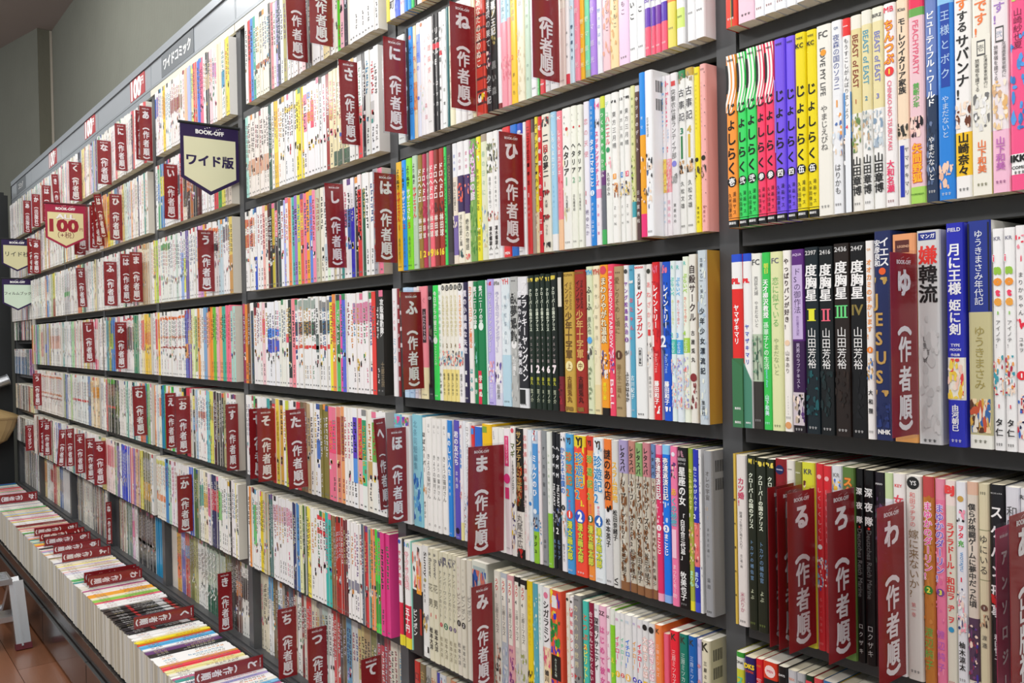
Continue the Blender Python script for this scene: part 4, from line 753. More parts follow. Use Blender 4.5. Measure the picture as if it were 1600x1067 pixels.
shelf_row(4, 1, ('''
606 88c8e0 e=618 | i .02 .1 58a0d8,e858a0,68c8b0 5
619 e8ecec e=632 | i .02 .1 e05878,58a858,6848c8 8
636.3 8cccdc h=1.01 e=652 c=68b8dc | t .05 .5 5a90a8 北条司短編集 .35 .4 | i .5 .95 3a80c8,58a8e0,a8e0f0,2a68b8 14
653 eeece8 h=.99 | T .12 .5 2a2a2a ほぼスーパー .5 .8 | i .6 .7 b88848,e0a060 4 | T .75 .9 333 オマージュ .5 .7
658.6 f0efec | t .05 .14 777 ほし .6 .4 | t .32 .72 444 きょうの猫村さん .5 .62 | t .93 .96 555 の .5 .5
667.5 efeeeb | t .05 .14 777 ほし .6 .4 | t .32 .72 444 きょうの猫村さん .5 .62 | t .93 .96 555 の .5 .5
676 efeeeb | t .05 .14 777 ほし .6 .4 | t .32 .72 444 きょうの猫村さん .5 .62 | t .93 .96 555 の .5 .5
682.5 f0efec e=693 c=f2f2f0 | t .05 .14 777 ほし .6 .4 | t .32 .72 444 きょうの猫村さん .5 .62 | t .93 .96 555 の .5 .5
693.7 2a88dc e=701 c=f0f2f4 | T .1 .48 eef6fc 青のしい人生 .5 .75 | t .5 .66 d8e8f8 本秀康 .5 .4 | k .97 cde
704.7 5a50b8 | T .09 .38 f0eef8 君の友だち .5 .8 | t .42 .58 e0dcf0 本秀康 .5 .5 | o .93 .34 1c1438 | k .98 cce
713.6 ece8ec | i .03 .06 b82838 2 | T .1 .4 4888d8 UTAの眠る夜 .4 .8 | i .5 .68 e87868,f0c8c0,6a2838 6 | b .85 1 e8e0a0
718.5 e8ecf2 | i .6 .95 b8303c,4878c0,333 12
723.5 f0f0f2 | t .03 .5 777 ロマンスミュージカル .5 .6 | i .6 .95 5888c8,889 8
731 e03838 h=.97 | r .02 .07 4888e0 .1 .9 | T .12 .9 f8d838 お本 .5 .7
738.5 2a68d0 h=.97 c=e8c8c8 | T .12 .9 f8d838 お本 .5 .7
750.5 f4c418 h=1.0 e=765 | r .02 .07 88a838 .1 .6 | T .12 .9 2a3a88 お本 .3 .4
766.5 ecece8 h=.98 | t .02 .1 555 JS
777 ecece8 h=.98 | T .08 .3 e87898 サ
785.2 f0e8ec h=.985 e=795 | r .06 .30 e0407c .15 .85 | t .07 .28 fff ガールズマゾン道 .5 .5 | o .40 .55 e8408a | r .47 .56 e0407c .15 .85 | k .95 aaa
795.7 f0eeea | o .03 .3 d85868 | T .12 .24 5a6a38 マギ .5 .85 | T .26 .52 333 ーミラアンソロジー .5 .5 | i .54 .95 3a3068,e8c838,333,f0d8c0,6a5a98 14
804 1c1c1a | T .02 .55 c8a868 サンデテルの壺笑み .5 .85 | i .3 .6 8a3a20,5a5a30,c04828 12 | b .64 .93 e8e4dc | t .66 .92 2a2a2a 丸尾末広 .5 .9 | i .92 1 c82828,333 5
815.4 efe8e6 | t .04 .48 d84848 志想婦人倶楽部 .5 .8 | i .1 .9 f0c8c8 8 | t .5 .65 555 藤原ここ .5 .4
823.3 dfeaf2 | i .1 .9 b8d8e8,f0f8fc 8 | o .56 .3 3a88d0
830.4 5098d8 | b 0 .1 c8d8e8 | i 0 .08 b84848,fff 4 | T .18 .5 f4f8fc ミルクのひ .5 .9 | o .61 .35 e8f0f8 | b .63 .73 88a8c8 | i .64 .74 3a3048,f4dcc8,333 8 | b .76 1 90c838 | T .78 .93 1c2c18 マジュ .5 .6
838.3 ece4e6 | t .12 .35 e86070 ラララ .5 .6 | i .65 .85 e8a848,333,3a98c8 8
844.3 8c9094 | t .1 .5 2a2e32 オレの宇宙は .5 .5 | t .8 .88 444 益田 .5 .4 | k .97 555
853.5 e6eae4 | t .15 .55 88a878 ひみつ話をうたう .5 .4 | b .6 1 8ac838 | k .97 dfc
860.6 1a1c22 | T .08 .34 e4e6ea ヘタMM .5 .85 | s .38 .54 f0f0f0 MILITARY | i .55 .68 5a68a0,d8dce8,889,444 8 | T .68 .75 f0f0f0 1 .5 1.2 | T .78 .93 6a88b0 乱マリア .5 .6
868 1a1c22 | T .08 .34 e4e6ea ヘタMM .5 .85 | s .38 .54 f0f0f0 MILITARY | i .55 .68 4a68b0,d8dce8,99a,445 8 | T .68 .75 f0f0f0 2 .5 1.2 | T .78 .93 6a88b0 乱マリア .5 .6
875 eceaee | i .02 .07 333 3 | T .10 .44 3a78c8 かわうそは僕の .5 .8 | o .54 .35 2a2a2a | h .54 fff 1 .25 | i .57 .75 c89070,f0dcd0,88c8c8 8 | t .8 .93 444 街子マドカ .5 .7
883.6 4898d8 | b 0 .1 50a8e0 %s
895 f4503c e=915 c=f4503c | b 0 .08 e8d030 | i 0 .5 f0d838,f8584a 5 | b .08 .09 f4503c %s
917 f0903c | b 0 .1 d84030 %s
927 e4ecf0 | i .02 .2 a8c8e0,f0f4f8 5 %s
942.7 e8e8ea | b 0 .48 f08034 | T .07 .42 2a1c18 謎のあの店 .5 .9 | i .45 .50 1c1410 3 | T .54 .74 333 松本英子 .5 .6 | b .6 1 d4d4d6 | k .97 666
955.7 d8d8d4 e=966 | T .14 .42 f0b828 スラム団地 .5 .85 | T .47 .68 2a2a2a 松田奈緒子 .5 .7 | s .93 .98 333 VI
967 a89cc8 %s
980.6 c08478 %s
993 88b070 %s
1004.3 c88088 %s
1015.8 6888b8 %s
1025 e03468 | b 0 .06 f08ab0 | O .08 .35 fff 8a1038 壱渣返済日記 | i .36 .5 f8c0d0 3 | o .53 .4 f8f0f4 | h .53 c82858 1 .3 .04 | T .56 .7 fff まことじ .5 .6 | b .95 1 f0a8c0
1034.4 1878e8 e=1047 c=88b8f0 | b 0 .06 88c8f0 | O .08 .35 fff 0a3888 壱渣返済日記 | i .36 .5 c0d8f8 3 | o .53 .4 f0f4f8 | h .53 1868d8 2 .3 .04 | T .56 .7 fff まことじ .5 .6 | b .95 1 88b0e8
1047.8 f07ca8 | o .05 .25 e8e8f4 | i .1 .2 6a3a78,333,f4dcd0 6 | T .25 .32 f0b048 あ .5 .8 | T .32 .5 58b8c8 くの秘密 .5 .85 | r .52 .7 f4c8dc .2 .8 | t .74 .95 fde8f0 まったくモー助 .5 .6
1059 141214 e=1075 | i .02 .06 a87888 3 | h .075 bbb SERIES .8 | h .10 ddd シリーズ .7 | T .12 .36 f0f0f0 星座の女 .5 .7 | T .41 .70 f0f0f0 「白百合三代忌」 .5 .5 | T .77 .95 e8e8e8 牧美也子 .5 .6 | k .97 999
1075.8 98a838 | b .45 1 a8b048 | b 0 .03 88a840 | T .12 .38 f0e890 ねこみみぴんぐす .5 .7 | T .39 .43 fff 1 | i .48 .72 f0a8a0,f8e0d0,e8d858,c87868 12 | T .75 .85 b8f8d8 まりも .5 .9 | b .94 1 e8d838
1083.5 2a34b4 e=1091.5 | T .10 .38 c8d0f8 ねこみみぴんぐす .5 .7 | T .39 .43 fff 2 | b .45 .72 e87878 | i .45 .72 f08080,f8e0d0,e84848,6a3048 12 | T .75 .85 c8e0ff まりも .5 .9 | b .94 1 4a58c8
1092.4 e4e4e4 e=1097 | i .05 .9 556,889 8
1100 9a9ca0 h=1.0 e=1113 c=989a9e | t .12 .30 5a5450 オレの宇宙 .5 .5 | t .32 .44 c8b090 は「 .4 .4 | t .46 .65 666 まだまだ遠い .5 .3 | t .76 .84 555 益田 .5 .4 | k .97 333 | F
''' % (tuple(MG % a for a in (('e8483c', '2ac878', 'e8483c', '1'), ('3a88d8', 'f4d838', '3a58c8', '2'), ('3aa858', 'f8c848', '2a6848', '3'), ('2a88c8', 'e8f0f4', '2a68b8', '4')))+tuple(RT % a for a in (('a89cc8', '1'), ('c08478', '2'), ('88b070', '3'), ('c88088', '4'), ('6888b8', '5'))))), 'm', 1116, 'fifth', 'second')
MM = '| r .04 .55 e4e0d4 .2 .85 | T .06 .16 c8504a うり .5 .6 | T .18 .22 444 %s | t .26 .50 2a2a2a 三原ミツカズ .5 .5 | i .58 .95 %s 12'
IC = '| h .05 %s FR .5 | T .16 .36 %s イチロー! .5 .8 | o .42 .42 %s | h .42 fff %s .35 .04 | b .5 1 e8e8ea'
KM = '| h .04 3a3a30 K .5 | t .12 .34 %s 三原ミツカズ .5 .5 | T .38 .7 %s ハッピーの花 .5 .8'
shelf_row(5, 1, ('''
622.7 f0eef0 | o .03 .35 3a58b8 | T .1 .45 e0446c サクラの唄 .5 .8 | b .6 .9 e0304c | b .9 1 e8d838
628 3a3630 e=631.5 | i .1 .9 8a7a58,ccc,444 12 | b .9 1 e8d838
632 f0eeee | i .02 .06 3a88d8,98d048 3 | O .1 .45 f8e8ec d83050 サクラの唄 | b .6 .9 e02c44 | T .62 .85 fff 五十円 .5 .8 | b .9 1 e8d838
640.5 98d8c8 e=643.5
644 ecebe8 e=659 h=.99 c=e8e8e8 | r .15 .45 f0a030 .5 1 | T .18 .42 f4e0a8 ICHIRO .75 .3 | i .02 .4 e87868,444,d8a8a0 8 | b .42 1 2a2a2c | r .58 .82 a83028 .78 .98 | T .60 .85 e8e8e8 ピンポン .3 .5
659.5 e4e4e2 | s .06 .28 222 Sunny | o .31 .2 9a9868 | t .34 .52 555 松本大洋 .4 .36 | i .60 .78 c8a868,8a8a90,e8c878,333 10 | b .90 .955 f0f0f0 | r .90 .955 222 .7 .95
669.5 dcd8c0 | s .04 .26 666 a_flower | t .29 .4 6a6a5a 花 .5 .9 | t .42 .54 3a3a30 男 .5 .9 | h .59 c83838 1 .3 .06 | T .7 .90 333 松本大洋 .5 .75
677 dcd8c0 | s .04 .26 666 a_flower | t .29 .4 6a6a5a 花 .5 .9 | t .42 .54 3a3a30 男 .5 .9 | h .59 c83838 1 .3 .06 | T .7 .90 333 松本大洋 .5 .75
685 d8d4bc | i .04 .13 556,667 5 | t .16 .58 555 ナンバーワンのハート .4 .7 | o .64 .36 b83840 | h .64 f0e0d8 1 .3 | t .74 .93 888068 松本大洋 .5 .7
692 d8d4bc | i .04 .13 556,667 5 | t .16 .58 555 ナンバーワンのハート .4 .7 | o .64 .36 3a7858 | h .64 f0e0d8 2 .3 | t .74 .93 888068 松本大洋 .5 .7
700.7 d8d4bc | i .04 .13 556,667 5 | t .16 .58 555 ナンバーワンのハート .4 .7 | o .64 .36 3a3868 | h .64 f0e0d8 3 .3 | t .74 .93 888068 松本大洋 .5 .7
707 d8d4bc | i .04 .13 556,667 5 | t .16 .58 555 ナンバーワンのハート .4 .7 | o .64 .36 4a3a68 | h .64 f0e0d8 3 .3 | t .74 .93 888068 松本大洋 .5 .7
713.4 d8d2c4 | t .06 .3 b87878 小さな声 .5 .3 | t .3 .52 6a5a50 ピンポン .5 .8 | o .56 .4 2a2a28 | h .56 eee 1 .3 | t .72 .92 555 松本大洋 .5 .6
720.6 d8d4c4 | t .06 .3 888 小さな声 .5 .3 | t .3 .52 5a5a58 ピンポン .5 .8 | o .56 .4 2a2a28 | h .56 eee 2 .3 | t .72 .92 555 松本大洋 .5 .6
728 d4d0c4 | t .3 .52 5a5a58 ピンポン .5 .8
738 d8dcd0 e=762 h=1.02 c=c8ccc0 | r .04 .9 a8b8b8 .12 .9 | i .07 .3 2a58a8,c87060,1c3a78,d89080 8
772.5 dcd8cc %s
782.5 b4bcc4 %s
793 d8a0a4 %s
803 d0ccc0 | b 0 .07 222 %s
813 d0ccc0 | b 0 .07 222 %s
823.5 e8cc20 | t .1 .5 d8a820 さんじゅうろく .5 .6 | i .68 .8 4a3a18,333 5
832.7 5aa8b8 | i .1 .9 88c8c8,d8e8d0 10
841 e6ecea | t .06 .42 68c890 身体も心もボクのもの .5 .5 | t .5 .85 98d8b8 あしたいつまで .5 .3
847.7 eae8ea | o .06 .3 e07898 | T .1 .42 2a2a2a シガラミン .5 .8 | b .45 1 f0d8b0 | i .45 .6 d8587a,e8a8a0 6 | T .62 .8 333 雑川べる .5 .7
860 e8583c e=877 | i 0 .98 f0a030,5a30a0,e83c3c,f0d838,3a3ac0 20 | r .04 .13 e8e8e8 .2 .7 | i .22 .42 2a9848,1c7a38 8 | r .48 .66 1c1c1c .1 .95 | t .50 .64 d8e8d8 みさをはん物 .5 .5 | i .7 .78 e8e8e8,e8a8a0 5
885 e8e0d0 | o .04 .3 3a3a38 | t .1 .9 e0a870 さよならソニーマイ .5 .6
891 ece8e8 | o .04 .25 3a3a3a | i .08 .12 d84848 3 | T .1 .6 e0606c 嫌壮絵シンデレラ .5 .8
897 8a8a8a e=908 h=1.02 f=.002 c=7c7e7e | k .03 555 | T .06 .52 d0c8a8 カスハガの世界 .4 .6 | i .55 .95 d03838,a82828,3a3838 10
911 48c0b0 | T .08 .36 e8603c とつぷる .5 .8 | T .3 .6 f0e868 スピリット! .5 .8 | i .62 .75 68a878,e8e8e8 6
920 8a1c3c | T .06 .6 e8c0c8 合コンなんてこわくない! .5 .75
928.4 e8e8ea | h .04 888 KR .5 | T .09 .46 2a2a2a 深同ソサエティ .5 .9 | t .55 .8 888 モリコ .5 .3
937 f0b8d0 | h .05 3a2028 2Z .8 | T .13 .9 d85898 はじめて彼女ゲハイスク .5 .8
946.7 f0e4e8 | h .06 333 2Z .8 | T .13 .9 e0589c ゾーン戦史へ来ムー .5 .8
954 88d030 | b 0 .11 e4e8e0 | T .3 .9 f0e848 えすぴいズ編 .5 .8
961.4 e6e6e6 %s
970 e6e6e6 %s
976.6 e6e6e6 %s
987 e4e4e6 %s
996 e4e4e6 %s
1004.8 e0e0e0 | o .045 .42 222 | O .10 .38 fff e87850 大家さんは | O .38 .7 f0d848 d88a28 思春期! | k .95 999
1013.6 e0e0e0 | o .045 .42 222 | O .10 .38 fff e86898 大家さんは | O .38 .7 f0d848 d88a28 思春期! | k .95 999
1024 f08a4c e=1034 c=f08038 %s
1037 f06888 h=.95 e=1046 f=-.004 | t .5 .9 a83858 本の森
1047.5 e82838 e=1061 %s
1062 187868 e=1075.5 %s
1076.4 1460b0 e=1088.5 %s
1089 c8c0e8 | h .04 aac R .5 | O .12 .6 f0a090 7a68c0 ゆめのはこ
1097 ddd6bc e=1110 c=d8d2b4 | h .04 3a3a30 K .7 | T .12 .36 3a3630 三原ミツカズ .5 .4 | F
''' % (tuple(MM % a for a in (('1', '8a5a48,e0b098,333'), ('2', '98a8c8,c8d0e0,ddd'), ('3', 'a05090,d8a8c0,7a3878'), ('4', 'b8b8c0,98a060,d8d8e0'), ('4', 'b8b8c0,98a060,d8d8e0')))+tuple(IC % a for a in (('d898c0', 'f0588a', 'f0c040', '1'), ('98c8c0', '68d0a8', 'd83c38', '2'), ('c8d8e8', '2a78e0', 'f0c068', '3'), ('b8a8d8', 'f0a848', '4a3ab8', '4'), ('e898a8', 'e8304c', '3a4ac0', '5')))+tuple(KM % a for a in (('fbe0d0', '2a48b8'), ('f8d0d0', '48a838'), ('c8e0d8', 'e85838'), ('c8d8f0', 'e8e040'))))), 'm', 1114, 'sixth', 'second')
shelf_row(6, 1, '''
647 c02c24 | T .05 .6 7a1410 ロ人生
655.7 7a6a48 | t .05 .6 c8a868 古い町の記
664 a8a8a4 | T .05 .6 333 小さな本
672.8 d8ccb4 | t .05 .5 c86838 秋の日
682 4848a8 | t .05 .6 c8c8e8 空の本
686.3 d8dce0 | i .03 .5 c86878,8898b8 8
696 c8b8a0 | t .05 .5 8a4838 山の声
704 d08a68 | t .05 .5 eee 夏の風
712 a8b8c0
720 c8c8c0
728 a8a890
736 c8b0a8
''', 't', 748, 'seventh', 'second', ybase=.001)
# ------------------------------------------------------------------ the far bays: several hundred more comics, too small to pick apart singly
PAL = ['f2f2f0']*11+['eceae2']*5+['e8e6da']*3+['f0e8ec']*3+['f4f4f6']*4+['e8b8c4', 'e88894', 'd8383c', 'f0d040', 'f4e898', '58b868', '3a9890', '78b8e0', '3a68c8', '2a3058', '2a2a2c', '2a2a2c', '8a3030', 'f09848', 'b8a8e0', 'c8e0c0', 'a8d8d8', '887858', 'b85888', 'd8cca8']
INK = ['333', '444', 'c84848', '3a5898', '3a8858', 'e87898', 'e89848', '6a4888', '888', '222', '58a0c8', 'd8b040', 'a04858']
DARKS = ['2a2a2c', '4a3830', '6a5a40', 'b8a888', 'c8c0a8', '5a6a78', '8a3030', '3a4a68', 'b8b0a0', 'd0ccc0', '7a7c80', 'a8a4a0']
SB = MB(); SP = MB(); RS = random.Random(11)
def sbook(x0, x1, z0, h, ys, col, marks=None, D=.128, rest=None):
    rr = RS; t = x1-x0; z1 = z0+h
    SB.box(x0, x1, ys, ys+D, z0, z1, col, 'y'); SB.box(x0, x1, ys, ys+D, z0, z1, col if rest else rr.choice(['ebe8df', 'e4e2dc', 'f0efec', 'ddd8cc']), 'xX'); pc_ = rr.choice(PAGES); SP.box(x0+.0004, x1-.0004, ys+.001, ys+D-.001, z0, z1-.0006, pc_, 'zZ')
    y = ys-.0002
    def q(a0, b0, a1, b1, c, e=0):
        SB.poly([(x0+a0*t, y-e, z1-b1*h), (x0+a1*t, y-e, z1-b1*h), (x0+a1*t, y-e, z1-b0*h), (x0+a0*t, y-e, z1-b0*h)], c)
    if marks:
        for m in marks:
            j0, j1 = rr.uniform(-.008, .008), rr.uniform(-.012, .012); q(.04, m[0]+j0, .96, min(1, m[1]+j1), m[2])
    k = rr.random(); lum = sum(hx(col)[:3])/3
    ink = rr.choice(INK) if lum > .25 else rr.choice(['e8e8e8', 'd8c888', 'f4f4f4', 'c8c8d8'])
    def run(b0, b1, c, wd=.6, jit=.0):
        n = max(3, int((b1-b0)*h/.0105)); st = (b1-b0)/n
        for i in range(n):
            bb = b0+i*st; a = .5-wd/2
            for j in range(2):
                u0 = a+rr.random()*wd*.4; q(u0, bb+st*(.12+.4*j), u0+wd*(.35+.4*rr.random()), bb+st*(.30+.4*j), c, .0001)
            u0 = a+wd*rr.random()*.7; q(u0, bb+.1*st, u0+wd*.2, bb+.85*st, c, .0001)
    if rest == 'plain': return
    run(rr.uniform(.08, .16), rr.uniform(.42, .58), ink, .7)
    if k < .5: run(.74, .9, ink if k < .25 else '555', .45)
    if k > .35 and rest != 'clean':
        b0 = rr.uniform(.5, .66); c2 = rr.choice(PAL)
        for j in range(4):
            a0 = rr.random()*.5; bb = b0+rr.random()*.1; q(a0, bb, a0+.4, bb+.04, rr.choice([c2, rr.choice(PAL), ink]), .00012)
    if k > .8: q(0, 0, 1, .06, rr.choice(INK), .0001)
    q(.3, .95, .7, .965, '777', .0001)
def fill(k, u0, u1, spec, bay, ys=-.02, t=.0119, z0=None, h=.186, zr=None):
    """spec: tokens colour[*n][:rest][@b0-b1-colour...] painted left to right over the picture columns u0..u1"""
    zb = board(k) if z0 is None else z0
    zr = zb+h/2 if zr is None else zr
    lo = PX[bay]+UW+.0005; hi = (PX[bay-1] if bay else .70)-.0005
    xa, xb = max(lo, xat(u0, ys, zr)), min(hi, xat(u1, ys, zr))
    toks = spec.split(); n = len(toks); x = xa
    for i, tk in enumerate(toks):
        parts = tk.split('@'); hd_ = parts[0].split(':'); c0 = hd_[0]; rest = hd_[1] if len(hd_) > 1 else None
        wgt = 1
        if '*' in c0: c0, wgt = c0.split('*'); wgt = float(wgt)
        toks[i] = (c0, wgt, rest, [(float(a), float(b_), c_) for a, b_, c_ in (m.split('-') for m in parts[1:])])
    W = sum(q[1] for q in toks)
    for c0, wgt, rest, marks in toks:
        L = (xb-xa)*wgt/W; m = max(1, round(L/t)); 
        for j in range(m):
            w_ = L/m; c = RS.choice(PAL) if c0 == 'R' else (RS.choice(DARKS) if c0 == 'D' else c0)
            hh = h*(1+RS.uniform(-.012, .008)) if c0 not in 'RD' else h*(1+RS.uniform(-.03, .012))
            hh = min(hh, .1925 if h > .18 else h*1.02)
            y_ = ys-RS.uniform(-.002, .0015); sbook(x+.00015, x+w_-.00015, zb, hh, y_, c, marks, rest=rest); x += w_
# third nearest bay
fill(0, 384, 607, 'f2f2f0 d83038 3a88d8 38a898 f0ecd8*5@0.6-0.66-b06848 R*3 2a3050 f2f2f2 a8a058 f0f0f2*2 f4e8ea*3 f0c8cc 2a2a2c*2 f2f2f4*3 e8d8a0*2 f4f0ec*2 58d828 f0b8c8 2a2838 f4f4f4*7:clean', 2, zr=board(0)+.05)
fill(1, 384, 475, 'a8e0d8 f0e8e4*6@0.55-0.75-d8a890 2c5850 f2f2f2 f0c838@0.3-0.6-f8e858 f2f0ee*2 eef0f4*3@0.15-0.2-e0c858 f0e030*2', 2)
fill(1, 475, 607, 'f2eef2@0.1-0.2-f07898@0.3-0.5-f088a8 f2eef2@0.1-0.15-5888e8@0.3-0.4-f08050 f2eef2@0.2-0.5-e84868 f0f0f4*2 f4f4f4 9a2828 e8dcb0@0.1-0.3-d8b878@0.3-0.5-c8a048 e8dcb0*4@0.85-1-48604c f4f4f2*2 f4f4f4@0.5-1-e02830 2a2830 e8ece8 f0f2f6@0.5-0.7-c8c8c8 f4f4f4', 2)
fill(2, 384, 618, 'f2f0ee*4@0.1-0.2-d87858@0.3-0.45-d87858 3a58c8@0-0.6-f2f0ee f2f2f4*2 f4b8b0 f0ece0 611c18 221a14 c8b830@0.5-0.6-222 3a2830@0.1-0.4-f07888 384848 f2f4f8 aab0f0 f0ece8 f0844c 40b8a8 9878c8 c8d848@0.3-0.5-e8d828 e86048@0.2-0.4-f0c838 f07098 f4a030 5888e0 f08aa8 c8c8b0*1.4:clean ece8d8 f2f2ee@0.6-0.8-c0d0d8 d8f0d0 f0f0f2 R*3 f2ecec@0.3-0.5-4a3a68 f2f4f8@0.3-0.7-4868b8 3a3ac8@0-0.3-f4f4f8 303030@0-0.1-f0f0f0 d83838@0-0.15-f0e8e8 205c40@0-0.15-f0f0f0 f2f2f2*2 a0a0a8 f07898', 2)
fill(3, 380, 462, '9a2850@0-0.12-c84868 e88c30 7a4820 f2f2ee@0.1-1-3a4848 ece8ea@0.05-0.15-8a3038 efeeec*2 f0c8d0@0.2-0.4-e85878 f4f4f4 f0f2f8*4@0.32-0.42-3a80e8@0.45-0.6-4a58c8 eef0e6*2 f0f0ec@0.4-0.5-e84868 28302c@0.9-1-f0b8c0 f48c98:clean', 2)
fill(3, 462, 611, 'f0f0f0*7@0.02-0.12-9aa8a0@0.26-0.4-444@0.52-0.56-d83838 e4e6e4@0.4-0.6-6a7a78@0.52-0.56-d83838 f0f0f0*3@0.05-0.15-888@0.26-0.4-444@0.52-0.56-d83838 f0e830:clean f09848@0.1-0.5-f04838 58c058@0.3-0.6-287838 e858a8 5868d8 f0f0f2*2 f4f0f2*5@0.1-0.3-d888a8 e84038:clean 2c2a26*2:clean', 2)
fill(4, 385, 612, 'f2f2f2*2 R*2 f0f0f0 e8e8ea*2 38a0a0 D d83030 e8d048 d8a840 f0f0f0 c8d040 f0f0f0*2 d82c3c:clean 6a5a38 8a6a50 b8a078 f2f2f0*1.5 eceef4@0.4-0.6-4878c8 847c40*2:clean f07898@0.15-0.5-f05078 e87890@0.15-0.5-f05078 e08870@0.1-0.5-b83828 e8a068@0.1-0.5-a8682c f2f0ee*2 f0f2f4@0.1-0.5-5a3ac0@0.5-0.75-5898e8 f4ecee@0.1-0.5-e03848@0.5-0.75-f0a0a8 eef4f0@0.1-0.5-2a9868@0.5-0.75-48c898 f0ece0@0.5-0.7-c8a868 eef0ea@0.1-0.5-68b048 f2f2f2*2', 2)
fill(5, 388, 628, 'R*2 eef0ec@0.2-0.7-58c868 f0f0f0 e8d020 d8d0b0 b8a878 2c6868 f0f0f2*6@0.1-0.3-d8b8c8:clean 2c3868 4888c8 e8ecb0 28482c@0-0.3-487030 f0e058 f0f0ee*1.5 f0f0f2*2@0.05-0.1-e84048@0.2-0.25-e84048 30b8b0*1.4 8a6038 a82c24@0.1-0.7-b83428 b02824@0.1-0.7-b83428 6a2028 f2f0f0*3@0.6-0.7-889 D R f0884c@0.6-0.9-f09858 48d048@0.5-0.9-389838 e0408c*1.6:clean', 2)
fill(6, 400, 635, 'e0d8c0*2 e8e8e8@0-0.3-58a8e0 6a5838 e8eaec@0.3-0.5-3a68b8 D*3 R D d83030 e0d8c0 D b8c8c0 R c83838 D 6898b8 d0d0d0 c8b880 a89068 787848 2a2a2a@0.1-0.5-c03040 a02838 d8d0c0*2', 2, ys=.02)
def titled(k, bay, u0, u1, ys, items, z0=None, h=.186):
    zb = board(k) if z0 is None else z0; xa, xb = xat(u0, ys, zb+h/2), xat(u1, ys, zb+h/2)
    F = Face(SB, (xa, ys-.0024, zb+h), (1, 0, 0), (0, 0, -1), xb-xa, h)
    for txt, b0, b1, col, ca, sz in items: F.vtext(txt, b0, b1, col, ca, sz, .022, l=2, res=1)
titled(3, 2, 595, 603.5, -.02, [('攻殻機動隊', .08, .42, 'f0f0f0', .5, 1.1), ('士郎正宗', .68, .92, '8a7a60', .5, .8)])
for q in range(5): titled(6, 3, 313.5+q*5.2, 318+q*5.2, .02, [('タイフーン', .08, .8, 'e8ece8', .5, 1.2)])
titled(3, 4, 217, 223, -.02, [('今からあなたに', .62, .97, 'e8f4ec', .5, .9)])
# fourth
fill(0, 243, 382, 'f0f4f8@0.1-0.4-3a68c8 f0e8ec f4f0f0 f0d858@0.2-0.5-e8b838 f2f0ea e8f4f4 f2eeee*4@0.3-0.5-a87878 f4f4f4 f4c8a8:plain b8c4f0:plain d8e078@0.4-0.7-e8e0a0 e85858@0.1-0.6-f08080 5878d8:clean f07898 f0f0f0 303438@0.3-0.5-c8b088 f4d0d8 f0f0f4@0.2-0.4-c888c8 f4e0c8*1.5:plain f0f2ee@0.4-0.6-58a0c8 e8d848', 3, zr=board(0)+.1)
fill(1, 243, 382, 'f0f2f2 58a878@0.3-0.6-3a80c8 4a88c8@0.2-0.5-e8e048 e8e8f4 f2f2f2 f0f0ec f0f0f0*2@0.3-0.6-333 c03830 e8e0d0@0.2-0.8-333 383028@0.3-0.6-b86838 a86838 2a2a2a@0.2-0.5-c89848 5a2828*1.5:clean f4f4f6*3@0.3-0.5-4a5098 d83840 48a040 e8e058 e8d8c8*1.3', 3)
fill(2, 236, 384, 'f4f2ee e0e068@0.5-0.6-f0a848 b8d850 f4e8ec@0.6-0.9-f08098 ecf0e8*4@0.1-0.2-68a868 eef2f0*2 c8dcd0 f0f2f4 98b8f0@0-0.3-f0f2f4 f0f0f0@0.4-0.9-e8e868 6858a8 f4f4f4*3 f0b8d8@0.3-0.6-f0a048 d898d8@0.2-0.5-e86888 f0b048@0.3-0.5-e87898 f2f0ee*4@0.08-0.14-f08850@0.3-0.4-444 c8dce4*1.2:clean f0f0f2*2@0.1-0.3-888 e0c868@0.5-1-c89858', 3)
fill(3, 224, 382, 'f0f0f0 f0d8d0@0.1-0.6-e86868 f4d848@0.1-0.4-f09838@0.6-0.7-f0a040 f0f0ee*10@0.08-0.12-e8783c@0.38-0.41-d89878@0.54-0.57-a84838:clean 6870c8@0.5-0.7-e8a058 7858a0@0.3-0.5-c8a848 e0ecb0 f4f4f0@0.1-0.9-b8c878 e89c48 f4f0ea 88b0d8:clean f4b898:clean f0a048:clean 78c848:clean f0b8c8:clean f0a878:clean 50b8a0:clean f47c94*1.5:clean a8d8d0', 3)
fill(4, 228, 390, 'R*2 e8e8d8@0.2-0.5-e07838 3890b8:clean 58b848:clean f0f0f0 R 4ad040 eef0f4*3 e8d048@0.2-0.5-333 222:clean d83850:clean e8e8d0 304030@0.1-0.3-e8e030@0.4-0.6-68a8d8 a8c8e0 f4f2f0*3@0.3-0.4-c88878 68c8d8 e0e048@0.2-0.4-a8a030 4a2028 3a3a38*2 b8b080 f2f2f0*2 f0f0f0@0.5-0.7-4858a0', 3)
fill(5, 246, 392, 'f0f0e8*3@0.05-0.12-d8d868@0.6-0.7-f09868 4890d0:clean b8e0c8 f0e0f0 f2f2f2*3 f4f0f0@0.2-0.5-d84848 f0f0f4@0.2-0.8-2848c8 4868d0 487848:clean 587850@0.2-0.4-88a070 eef0e8@0.2-0.5-48a888 f0e8c8@0.3-0.5-e0b048 f0e8f0@0.2-0.6-d87898 283060@0.2-0.5-c83848 28285a@0.2-0.5-c83848 f0f2ec@0.2-0.6-78c868 f0f0ee R*3', 3)
fill(6, 262, 392, 'd8d0c8*1.5:plain e0a848@0.4-0.8-e87848 7870b8@0.1-0.3-c8c8e8 c84848@0.2-0.4-5888c8 787840 b8b878 f0f0ec*2 1c5c44*4@0.05-0.6-b8c8b8:plain 6a7038 2a2a28 5a2c2c@0.3-0.5-d88848 e8e8e4*1.5@0.2-0.5-333', 3, ys=.02)
